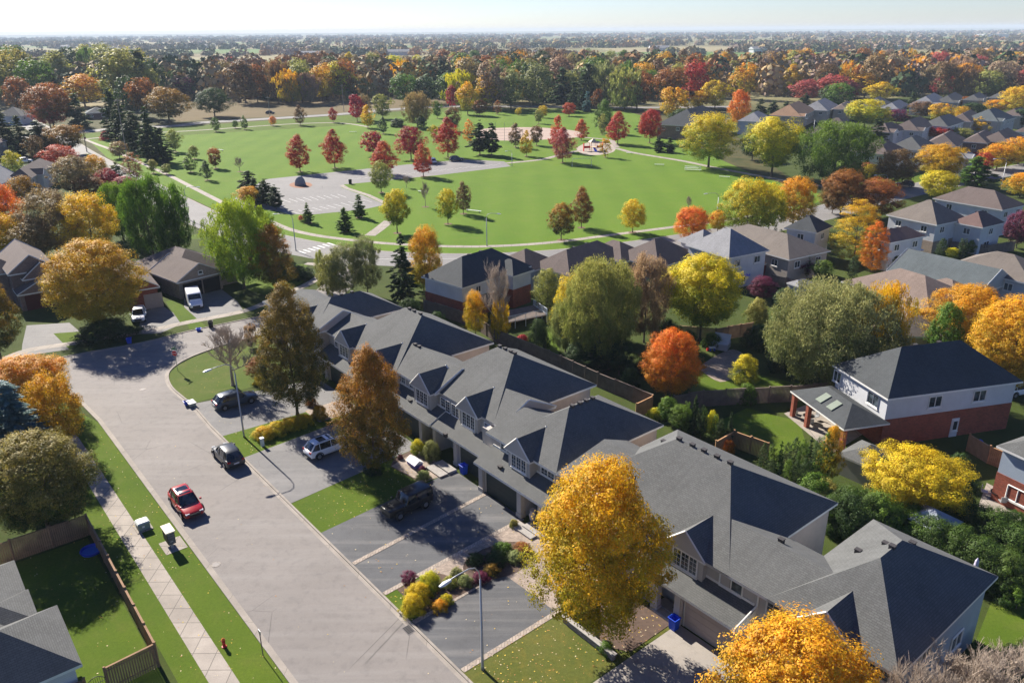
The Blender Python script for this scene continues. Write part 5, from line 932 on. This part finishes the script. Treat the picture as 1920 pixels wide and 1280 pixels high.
e=empty('retaining_wall',S(46,8.6),SA,'low stone planter wall under the big golden tree','planter wall'); m=MB(); m.box(0,4.8,-.15,.15,0,.45); m.box(-.15,.15,.16,2.6,0,.45); m.obj('stonework',brick('stone_blocks',(.34,.27,.23),(.14,.11,.1)),e); m=MB(); m.box(-.2,4.9,-.2,.2,.45,.52); m.box(-.2,.2,.21,2.7,.45,.52); m.obj('coping',STONEM,e)
# shrubs in the front gardens (kind colour s t width height)
for i,(k,c,s_,t_,w_,h_,lod) in enumerate([('h','yellow',6.0,3.4,2.3,1.2,2),('h','yellow',6.0,4.9,2.4,1.25,2),('h','yellow',6.0,6.4,2.4,1.3,2),('h','yellow',5.9,7.8,2.3,1.2,2),('h','golden',5.7,9.9,1.8,1.5,2),('r','plum',35.8,2.2,1.3,1.4,2),('h','yellow-green',37.0,3.2,1.9,1.5,2),('h','yellow',37.4,1.9,2.1,1.4,2),('h','yellow',38.2,.9,1.9,1.4,2),
  ('h','dark green',36.6,7.8,1.5,.8,1),('h','dark green',37.6,9.2,1.9,.9,1),('h','green',37.0,10.2,1.8,.9,1),('h','dusty green',38.3,10.4,1.6,.7,1),('h','green and orange',38.4,8,1.4,.7,1),('h','rust',37.8,11.6,1.8,.6,2),('h','olive',37.6,4.6,1.2,.8,1),('h','dusty green',38.2,5.6,1.2,.8,1),('h','plum',38.6,6.8,1.4,.7,2),('h','yellow-green',39,3.3,1.1,.7,1),('h','golden',39.2,2.6,1.3,.7,1),('h','dusty green',37.0,5.7,1.1,.7,1),
  ('h','yellow-green',19.0,13.9,1.5,1.5,2),('h','dusty green',20.8,14.3,1.8,1.9,2),('h','plum',22.3,12.2,.9,.6,1),('h','dusty green',23.4,11.6,1.4,.8,1),('h','dark green',19.4,8.6,1.9,.9,1),('h','plum',18.9,11.9,.6,.5,1),('h','rust',9,12.6,2.4,1.4,1),('h','brown',12,13,2,1.2,1),('h','rust',2.2,10.6,1.4,1,1),('r','rust',-8.6,9.2,3.2,2.8,2),('h','yellow',-6.8,9,2.6,1.6,2),
  ('h','yellow-green',45.6,9.6,1.6,1.5,1),('h','dusty green',47,9.8,1.3,.9,1),('h','green',49.9,8.8,1.2,.8,1),('h','olive',34.8,13.2,.8,.7,1),('c','golden',30,-24,.1,.1,0)]):
    if w_<.2: continue
    plant(k,c,S(s_,t_),w_,h_,'in the front gardens of the townhouses',lod)
# cypress hedges in the back gardens: each tree its own
R=random.Random(9)
for i,(px,py,ty) in enumerate([(1285,812,758),(1300,816,748),(1313,822,765),(1318,820,770),(1348,838,790),(1365,838,778),(1338,832,782)]+[(1428+14*j,892+7*(j%3),835-2*j+6*(j%2)) for j in range(9)]+[(1440+15*j,925+5*j,868+3*(j%2)) for j in range(6)]):
    b=G(px,py); h=hgt(b,ty)*1.12; plant('s' if i%4==1 else 'c','dark green' if i%3 else 'green',b,max(1.0,h*.29),h,'in the back garden cypress hedge',1 if i<7 else 2,name='cypress_tree')
# hedge along the right
for i,(px,py,w_,h_) in enumerate([(1745,1040,4.5,3.2),(1790,1060,4.5,3.4),(1835,1085,4.5,3.4),(1880,1105,4.8,3.3),(1850,1030,5,3.6),(1800,1000,4.5,3.2),(1900,1060,5,3.4),(1760,985,4,2.8),(1700,1000,4,2.8),(1900,1010,3.5,2.4),(1590,985,4.5,3.6),(1625,1000,4.5,3.8),(1560,990,3.5,3)]):
    plant('h','hedge green',G(px,py),w_,h_,'in the tall clipped hedge behind the near townhouses',2)
for px,py,ty,w_ in ((1700,1480,1222,230),(1830,1430,1205,240),(1935,1400,1200,220),(1770,1380,1225,190)):
    b=G(px,py); h=hgt(b,ty); plant('b','brown',b,w_/FPX*b.length*.9,h,'in the near right corner below the townhouse',0,name='bare_tree')
for px,py,w_,h_ in ((1860,1275,3.5,2),(1925,1262,3.5,2.2)): plant('h','dusty green',G(px,py),w_,h_,'in the near right corner below the townhouse',2)
# big transmission towers on the horizon
for i,(px,base,top,lab) in enumerate(((352,98,76,'lattice pylon in the far haze on the left, nearest the tall dark spruces'),(468,104,75,'lattice pylon in the far haze above the field'),(530,100,78,'lattice pylon in the far haze right of the first pair'),(1550,92,56,'tall lattice tower above the far woods on the right'),(870,88,72,'lattice pylon above the far autumn woods in the middle'),(1815,84,62,'far right lattice pylon on the horizon'),(690,88,74,'faint pylon left of the middle horizon'),(222,94,74,'leftmost lattice pylon in the haze'),(1715,80,64,'faint pylon before the pale buildings on the horizon'),(1495,84,68,'thin pylon left of the tall lattice tower'))):
    b=G(px,base); h=hgt(b,top) if base>60 else 40; e=empty('lattice_pylon',b,.3*i,lab,'pylon','lattice pylons on the horizon'); m=MB(); w_=h*.09
    for sx in (-1,1):
        for sy in (-1,1): m.tube([(sx*w_,sy*w_,0),(sx*w_*.3,sy*w_*.3,h*.7),(0,0,h)],h*.006,4)
    for k in range(8):
        z=h*.7*k/8; f=1-.7*k/8; f2=1-.7*(k+1)/8
        for s in (-1,1): m.tube([(-w_*f,s*w_*f,z),(w_*f2,s*w_*f2,z+h*.0875)],h*.003,3); m.tube([(s*w_*f,-w_*f,z),(s*w_*f2,w_*f2,z+h*.0875)],h*.003,3)
    m.obj('mast',STEEL,e); m=MB()
    for z in (.72,.83,.93): m.tube([(-h*.16,0,h*z),(0,0,h*(z+.015)),(h*.16,0,h*z)],h*.005,4)
    m.obj('crossarm',STEEL,e)
# far pale industrial buildings at the horizon
for i,(x0,x1,y,h_,lab) in enumerate(((1845,1915,71,12,'long white warehouse on the far right horizon'),(1720,1760,85,8,'pale warehouse below the horizon on the right'),(1765,1812,84,7,'second pale warehouse right of the first below the horizon'),(1640,1700,93,6,'low pale building among far woods on the right'))):
    a=G(x0,y);b=G(x1,y); w_=b.x-a.x; e=empty('warehouse',a,0,lab,'warehouse'); m=MB(); m.box(0,w_,0,60,0,h_); m.obj('wall',W_W,e); m=MB(); m.box(-1,w_+1,-1,61,h_+.01,h_+1); m.obj('roof',pm('pale_metal_roof',(.7,.7,.7),.6,.03),e)
# scattered fallen leaves
def litter(name,regs,n,cols,label,sz=.06):
    mb=MB(); R=random.Random(4); V=[];F=[];Mi=[]
    for (s0,s1,t0,t1,z,wt) in regs:
        for i in range(int(n*wt)):
            p=S(R.uniform(s0,s1),R.uniform(t0,t1),z); a=R.uniform(0,6.28); s=sz*R.uniform(.5,1.2); u=Vector((math.cos(a),math.sin(a),R.uniform(-.2,.2)))*s; v=Vector((-math.sin(a),math.cos(a),R.uniform(-.2,.2)))*s*.7
            mb.add([p-u,p+v,p+u,p-v],[(0,1,2,3)],R.randrange(len(cols)))
    return tag(mb.obj(name,cols),label,'fallen leaves',kind='stuff')
LL=[pm('leaf_yellow',(.6,.42,.06),.8,.2),pm('leaf_brown',(.35,.18,.06),.8,.2),pm('leaf_pale',(.6,.5,.3),.8,.2)]
litter('fallen_leaves',[(-8,60,-14,-9,.03,1),(-20,-7,2,14,.03,.25),(3,8.5,1,12,.03,.35),(19.5,25,1,12,.03,.5),(45,51,1,14,.04,1.3),(25,45,.6,14,.045,.35),(-6,3,.6,14,.03,.15),(0,45,-8.4,-.2,.03,.08),(35,39,0.4,5,.05,.3),(13,32,-22,-15,.03,.3)],300,LL,'small yellow and brown leaves scattered over lawns and driveways')
# rows: kind colour base_x base_y top_y width(px) [lod]   zone headers start with '#'
TT="""
#on the park lawn
o|red|563|322|252|46|1
o|red|628|315|243|47|1
r|crimson|700|292|246|46
o|coral|722|327|264|52|1
r|olive|715|361|303|43|1
r|crimson|771|299|238|55|1
o|coral|794|331|270|40|1
o|red|840|295|221|53|1
r|brown|850|246|200|32
c|orange|880|268|224|24
p|dark green|900|290|223|42|1
p|dark green|922|291|228|34|1
o|brown|967|276|231|30
o|golden|987|293|245|26
r|brown|1006|273|235|27
o|coral|1045|283|216|32
o|pink|1055|305|239|48|1
o|coral|1090|263|223|29
o|red|1158|270|209|45|1
r|red|1218|268|205|44|1
o|green|1132|249|186|40|1
c|olive|1129|253|213|18
c|golden|1135|295|253|23
w|tan|783|238|172|54|1
r|dark green|790|243|218|22
r|crimson|670|228|178|32
r|tan|684|225|177|28
o|yellow|690|240|197|27
r|olive|718|223|178|38
o|dark green|719|251|220|19
r|crimson|848|205|160|23
r|golden|877|215|155|40
r|rust|900|218|187|30
c|rust|933|215|188|15
r|yellow|973|216|202|13
r|yellow|1018|221|198|21
r|coral|1067|218|193|27
r|yellow-green|813|262|235|18
r|yellow-green|840|420|355|40|1
o|brown|869|401|340|34|1
v|yellow-green|745|437|357|58|1
r|green and orange|1052|450|382|55|1
o|rust|1090|427|350|46|1
r|yellow|1186|436|375|50|1
r|rust|405|316|277|27
r|olive|365|298|273|19
o|green|358|323|289|26
o|dark green|389|338|301|22
r|olive|288|325|299|18
r|olive|313|327|308|20
o|green|405|247|220|19
r|green|442|241|226|12
o|green|459|243|217|13
o|brown|563|235|197|23
r|orange|512|236|218|14
r|red|625|230|202|16
p|dark green|255|286|205|52|1
s|dark green|285|301|198|46|1
s|dark green|308|306|235|44|1
s|dark green|217|262|165|46|1
s|dark green|235|275|180|46|1
r|olive|330|285|243|26
r|tan|225|297|265|34
c|rust|253|338|285|34|1
h|crimson|199|263|247|19
r|olive|278|298|272|18
s|green|578|418|379|23|1
s|green|674|408|362|28|1
s|green|648|434|388|36|1
r|coral|565|415|404|12
b|brown|762|352|328|16
b|brown|798|388|337|20
b|brown|450|322|292|18
b|brown|1290|395|365|14
r|olive|1010|232|205|18
h|dark green|746|238|222|30
r|green|820|222|190|20
#beside the car park
p|dark green|470|372|318|44|1
p|dark green|500|385|335|40|1
p|dark green|518|392|345|32|1
r|golden|470|385|350|48|1
s|dark green|480|380|330|34|1
#at the near edge of the woods
r|rust|1120|205|168|24
s|dark green|1075|205|150|24
s|dark green|1090|207|168|20
s|blue-green|1100|210|172|20
r|green|760|195|138|60
r|green|840|193|138|55
r|dark green|800|195|145|50
s|dark green|885|190|140|22
r|rust|1255|205|128|78
r|golden|1262|225|165|60
r|red|1300|200|115|55
s|dark green|1235|285|255|24
s|dark green|1255|286|258|24
s|dark green|1210|250|205|36
r|dark green|1275|250|205|50
r|dark green|403|219|165|60|1
r|dark green|248|218|143|48
v|rust|275|222|148|54
r|green and orange|318|230|164|74|1
r|plum|343|186|143|56
r|golden|160|200|140|70
r|dark green|310|160|125|32
o|pink|437|165|108|56
o|rust|385|165|117|48
r|rust|102|240|157|76|1
r|coral|95|240|190|50|1
r|rust|42|212|145|46
s|dark green|150|240|175|40
s|dark green|120|165|110|50
#by the street on the far left
s|dark green|17|287|200|44|1
s|dark green|45|292|212|34|1
s|dark green|26|300|272|16
p|dark green|80|290|225|52|1
r|brown|70|302|255|30
v|green and orange|125|290|235|74|1
o|yellow-green|27|330|282|36|1
r|coral|117|318|272|58|1
r|tan|143|368|294|72|1
r|rust|170|372|330|60|1
r|golden|182|335|291|40|1
p|dusty green|172|325|287|24
p|dusty green|222|338|303|30
r|crimson|203|350|316|38|1
r|pink|235|358|331|38|1
r|orange|12|455|343|76|2
r|green and orange|52|405|330|56|1
r|tan|110|480|355|100|2
r|yellow|178|485|362|98|2
w|green|232|450|342|76|2
w|green|290|490|330|96|2
w|green|335|480|345|66|1
r|golden|20|480|400|60|1
r|tan|75|490|415|80|1
h|yellow-green|30|480|445|40
#by the houses across the cross street
r|old gold|192|616|452|172|3
w|lime green|458|540|374|128|2
r|lime green|500|500|395|70|1
o|bronze|520|545|418|82|2
o|green and orange|2|672|498|84|2
c|dark green|277|510|465|20
h|dark green|310|545|522|24
h|dark green|200|632|600|100|1
r|olive|605|545|470|24|1
h|dark green|560|520|500|60|1
h|dark green|530|505|485|50|1
#beside the street in the foreground
r|amber|62|790|672|150|3
r|amber|118|845|700|96|2
s|blue-green|50|885|714|128|3
r|mossy green|92|992|818|190|3
b|brown|437|722|600|100|2
w|pale brown|473|652|606|26
o|deep olive|558|778|530|146|3
o|bronze|704|888|647|152|3
r|golden|1119|1201|876|262|3
r|golden|1470|1475|1192|310|3
#behind the near end of the townhouse row
r|dusty green|650|560|455|74|2
r|olive|625|565|478|50|1
r|dusty green|690|555|442|60|2
s|dark green|757|565|432|62|2
r|amber|800|548|424|70|2
r|yellow-green|795|545|495|60|1
r|golden|892|633|545|48|2
b|brown|935|640|480|66|1
w|golden|938|640|560|40|1
w|olive|1122|680|485|165|3
r|yellow|1072|650|515|82|2
w|dusty green|1060|660|560|70|2
w|pale brown|1207|642|478|92|2
r|olive|1025|590|505|56|1
r|dusty green|1170|640|545|60|1
v|yellow-green|1312|637|482|165|3
s|dark green|1120|700|635|70|2
r|dark green|1160|702|640|72|2
r|dark green|1085|690|640|56|1
r|orange|1255|748|620|122|3
o|yellow-green|1393|728|663|58|2
w|dusty green|1545|722|530|240|3
w|golden|1638|715|533|105|2
r|dark green|1600|600|540|70|1
r|amber|1808|672|540|150|3
r|golden|1890|735|562|160|3
r|green|1760|690|570|60|1
r|plum|1500|517|476|60|2
r|plum|1428|562|518|54|2
v|green|1540|530|489|42|1
c|dark green|1510|522|474|15|1
c|dark green|1597|524|478|20|1
c|dark green|1762|484|446|21|1
c|dark green|1801|487|446|21|1
o|green|1818|476|450|20|1
r|yellow-green|1785|485|465|26|1
c|golden|1600|492|374|95|2
c|orange|1633|510|414|54|2
h|crimson|1690|478|462|32|1
r|plum|1905|465|395|50|1
h|olive|1418|605|560|44|1
r|green|1250|790|745|40|1
r|green|1275|805|760|46|2
h|yellow-green|1228|785|765|32|1
r|yellow|1248|768|742|18|1
r|yellow-green|1333|822|770|24|1
o|golden|1550|905|795|48|2
r|green|1520|960|890|70|1
v|yellow|1705|965|850|176|3
h|green|1640|1000|925|110|2
h|green|1700|1010|955|120|2
h|dark green|1590|1000|930|90|2
h|dark green|1780|985|915|80|2
r|dark green|1792|905|850|36|1
r|dark green|1805|950|885|44|2
r|green|1905|1140|1098|36|1
h|orange|1365|850|825|26|1
h|crimson|980|640|628|26|1
h|dark green|1480|690|640|80|1
h|olive|1150|640|600|60|1
h|green|1600|745|700|60|1
h|dark green|1215|700|655|50|1
h|dark green|1180|735|690|46|1
h|green|1335|650|625|40|1
h|dark green|1250|640|600|60|1
h|dark green|1290|660|620|40|1
h|dark green|1420|650|610|60|1
h|dark green|1460|640|600|50|1
h|olive|1050|575|540|46|1
r|dark green|1470|580|540|40|1
h|dark green|1530|550|525|50|1
h|dark green|1560|545|525|40|1
r|dark green|1480|520|490|34|1
h|dark green|1680|505|480|40|1
h|green|1400|755|720|40|1
h|dark green|1100|600|560|50|1
h|dark green|1010|650|600|44|1
r|olive|975|560|525|30|1
h|dark green|1230|560|520|50|1
r|dark green|1700|560|530|30|1
h|dark green|770|600|560|50|1
h|dark green|820|610|585|36|1
h|dark green|1650|905|860|60|1
h|olive|1545|940|900|60|1
#at the right end of the park
r|yellow-green|1328|314|212|110|2
v|yellow-green|1446|332|222|112|2
w|green|1560|346|228|132|2
s|dark green|1640|278|218|46|1
s|dark green|1590|335|285|50|1
r|orange|1383|240|170|42|1
r|dark green|1410|300|250|50|1
r|yellow-green|1398|445|333|98|2
r|golden|1485|430|332|78|2
r|yellow-green|1440|440|345|60|1
r|orange|1296|457|388|72|2
r|golden|1345|435|395|40|1
#among the houses on the right
r|rust|1575|405|318|80|2
w|brown|1560|400|325|40|1
r|rust|1640|410|335|90|2
r|brown|1675|352|280|72|1
r|yellow-green|1632|345|308|34|1
r|golden|1758|337|270|86|2
v|yellow|1755|380|322|68|1
p|green|1825|354|291|60|1
r|golden|1912|370|325|54|1
r|golden|1868|318|270|62|1
r|golden|1908|308|258|60|1
v|yellow-green|1620|240|188|80|1
v|yellow-green|1640|240|205|60|1
r|plum|1680|232|205|40
r|brown|1725|222|190|46
r|golden|1765|230|195|48
h|golden|1800|226|200|34
r|dark green|1822|222|193|44
r|rust|1808|205|182|30
r|golden|1868|212|187|44
r|yellow|1905|215|162|58|1
r|golden|1838|250|219|50
v|red|1750|262|235|58|1
r|olive|1800|262|240|40
r|brown|1865|245|225|40
s|dark green|1708|205|172|20
s|dark green|1508|205|173|24
r|dark green|1915|240|205|50
h|coral|1825|300|286|22
h|dark green|1700|262|240|30
s|dark green|1425|215|185|24
s|dark green|1450|212|188|24
s|dark green|1475|210|188|22
r|dark green|1555|200|160|40
r|coral|1840|330|285|30
c|dark green|1452|450|424|9
c|dark green|1463|455|430|16
c|dark green|1478|456|430|12
c|dark green|1490|460|435|10
h|rust|1620|330|305|40
#in the autumn woods on the right
r|crimson|1770|180|141|38|1
r|golden|1808|178|120|58|1
r|red|1820|175|140|34
r|olive|1848|182|132|52
r|crimson|1912|168|127|48|1
r|yellow-green|1760|170|128|50
r|dark green|1640|140|122|34
s|dark green|1590|130|98|34
s|dark green|1605|130|95|30
s|dark green|1625|130|93|34
s|dark green|1650|130|93|36
s|dark green|1675|132|96|30
s|dark green|1705|125|97|26
s|dark green|1775|132|105|26
s|dark green|1790|135|108|22
s|dark green|1568|120|98|26
r|rust|1720|140|102|34
r|orange|1745|135|98|34
r|pink|1560|192|140|60
r|pink|1510|190|150|60
r|pink|1600|185|150|44
r|crimson|1335|165|115|56
r|golden|1485|140|94|44
r|yellow|1340|205|152|50
r|golden|1310|205|170|40
r|golden|1620|185|138|60
r|yellow|1650|190|155|50
r|green|1570|205|155|50
r|yellow|1905|125|98|40
r|orange|1800|135|122|40
"""
def add_trees(txt):
    zone=''
    for ln in txt.strip().split('\n'):
        if ln[0]=='#': zone=ln[1:]; continue
        p=ln.split('|'); k,c=p[0],p[1]; bx,by,ty,w=map(float,p[2:6]); lod=int(p[6]) if len(p)>6 else 0
        b=G(bx,by); h=hgt(b,ty); dist=(b+Vector((0,0,h*.5-CH))).length; wm=w/FPX*dist*({'s':1.15,'p':1.15,'b':1}.get(k,.94))
        plant(k,c,b,wm,h,zone,lod)
add_trees(TT)
mb=MB()
for t in TREES:
    if t[3]=='on the park lawn' and t[5]>2.5:
        p=t[0].location; mb.poly([(p.x+.9*math.cos(i*.628),p.y+.9*math.sin(i*.628),.024) for i in range(10)])
tag(mb.obj('mulch_rings',pm('mulch',(.13,.085,.05),.95,.3)),kind='structure')
# wood behind the park: individual trees in depth rows, colours by region
WR=random.Random(3)
def regional(px,dist):
    q=lambda *a: WR.choice(a)
    if px<330: return q('dark green','green','green','olive','dark green','olive','olive')
    if px<480: return q('brown','olive','dark green','tan','green','pink')
    if px<640: return q('brown','golden','dark green','olive','rust','pale brown','dark green')
    if px<900: return q('tan','golden','brown','pale brown','yellow-green','rust','olive','green')
    if px<1230: return q('brown','olive','rust','tan','pale brown','dusty green','green','golden','olive','dark green')
    if px<1480: return q('tan','rust','pale brown','brown','golden','olive')
    return q('golden','rust','tan','olive','brown','pink','pale brown')
rows=[(-60,300,150,205,34,42),(250,640,168,190,26,16),(450,660,186,196,20,12),(560,1240,150,178,44,44),(860,1240,180,208,34,34),(1230,1500,150,190,40,18),(1480,1980,125,185,44,42),(620,1200,132,152,40,26)]
cnt=0
for x0,x1,y0,y1,pw,n in rows:
    for i in range(n):
        x=x0+(x1-x0)*(i+WR.uniform(.1,.9))/n; y=WR.uniform(y0,y1)
        if 40<x<230 and y>170 and y1>200 and x>130: y=WR.uniform(150,175)
        b=G(x,y); h=WR.uniform(16,25)*(1.28 if x0<0 else 1.); dist=b.length; w=h*WR.uniform(.65,.9); c=regional(x,dist)
        k=WR.choice('rrowr') if c!='dark green' else WR.choice('rrss')
        plant(k,c,b,w,h,'in the wood behind the park' if x<1400 else 'in the wood behind the right houses',0); cnt+=1
# far woodland out to the horizon: one mass nobody could count
def woodland():
    R=np.random.default_rng(11); pts=[];cols=[]
    base={'d':(.05,.085,.03),'o':(.18,.18,.06),'b':(.2,.16,.085),'r':(.32,.17,.065),'t':(.33,.24,.12),'g':(.42,.26,.06),'p':(.28,.2,.15)}
    d=520.
    Vs=[];Cs=[]
    while d<9000:
        half=d*.72; sp=9+d*.0065; n=int(2*half/sp); hh=14
        xs=np.linspace(-half,half,n)+R.normal(size=n)*sp*.5; ys=d+R.normal(size=n)*sp*.8
        for x,y in zip(xs,ys):
            u=mnoise.noise(Vector((x*.0019+7,y*.0042,0)))+.5*mnoise.noise(Vector((x*.01,y*.006,3)))
            thr=-.12 if d<800 else .19 if d<1500 else .12 if d<5000 else .0
            if u<thr: continue
            px=960+FPX*x/y
            if d<760 and (px<0 or 470<px<600): 
                pass
            q=min(.999,max(0,.5+1.1*mnoise.noise(Vector((x*.009,y*.0035,9)))+R.normal()*.16)); reg=px+R.normal()*120
            if reg<600: key='dotdbtp'[int(q*7)]
            elif reg<1300: key='rtbgodtbr'[int(q*9)]
            else: key='btpdorb'[int(q*7)]
            s=(11+R.random()*11)*(1+d/5500); h=(12+R.random()*11)*(1 if d<750 else .6); nl=int(np.clip(70000/d,14,110))
            th=R.uniform(0,6.283,nl); z=R.uniform(0,1,nl); rr=.5*np.sqrt(np.clip(1-((z-.4)/.62)**2,0.02,1))*R.uniform(.6,1,nl)*(1+.2*np.sin(3*th+x))
            P=np.stack([x+np.cos(th)*rr*s,y+np.sin(th)*rr*s,z*h],1)
            nrm=np.stack([np.cos(th),np.sin(th),(z-.2)*1.6],1)+R.normal(size=(nl,3))*.5; nrm/=np.linalg.norm(nrm,axis=1)[:,None]
            t=np.cross(nrm,R.normal(size=(nl,3))); t/=np.linalg.norm(t,axis=1)[:,None]; b=np.cross(nrm,t)
            ls=s*2.1/np.sqrt(nl)*R.uniform(.6,1.2,nl)[:,None]
            Vs.append(np.stack([P-t*ls*.5,P+b*ls*.4,P+t*ls*.5,P-b*ls*.4],1).reshape(-1,3))
            c=np.array(base[key])*R.uniform(.75,1.3)*R.uniform(.75,1.25,(nl,1)); Cs.append(np.repeat(np.concatenate([c,np.ones((nl,1))],1),4,axis=0))
        d*=1.022 if d<1500 else 1.035
    V=np.concatenate(Vs); Cc=np.concatenate(Cs); n=len(V)//4
    me=bpy.data.meshes.new('distant_woodland'); me.vertices.add(n*4); me.vertices.foreach_set('co',V.reshape(-1)); me.loops.add(n*4); me.loops.foreach_set('vertex_index',np.arange(n*4,dtype=np.int32)); me.polygons.add(n); me.polygons.foreach_set('loop_start',np.arange(0,n*4,4,dtype=np.int32)); me.update(); me.validate()
    at=me.attributes.new('leafc','FLOAT_COLOR','POINT'); at.data.foreach_set('color',Cc.reshape(-1).astype(np.float32)); me.materials.append(WOODM)
    o=bpy.data.objects.new('distant_woodland',me); COL.objects.link(o); tag(o,'hazy mass of autumn woodland reaching to the horizon','woodland',kind='stuff'); print('WOOD',n)
woodland()

for i,(px,py,w_) in enumerate(sorted([(120,92,30),(205,97,22),(395,90,26),(585,108,34),(745,104,40),(1010,108,20),(1235,96,36),(1420,99,24),(1580,90,30),(1490,87,18)])):
    g=G(px,py); e=empty('barn',g,.2*(i%3),'small pale far farm building below the horizon, '+(['leftmost']+ORD[1:])[i]+(' of ten' if i==0 else ' from the left'),'building','far farm buildings'); m=MB(); m.box(-w_/2,w_/2,-9,9,0,6); m.obj('wall',W_W,e); m=MB(); autohip(m,-w_/2-1,w_/2+1,-10,10,6.1,.4,'gx'); m.obj('roof',[SH_L,TRIM,W_W],e)
label_trees()
# ------------------------------------------------------------------ air
HZD=.000105
def haze():
    m,t,o=newmat('haze'); v=nd(t,'ShaderNodeVolumePrincipled'); v.inputs['Color'].default_value=(.72,.85,1,1); v.inputs['Density'].default_value=HZD; v.inputs['Anisotropy'].default_value=0
    t.links.new(v.outputs[0],o.inputs['Volume']); mb=MB(); mb.box(-9000,9000,-120,12000,-1,62); ob=mb.obj('haze',m); tag(ob,'thin pale blue haze over the distant countryside','haze',kind='stuff')
haze()
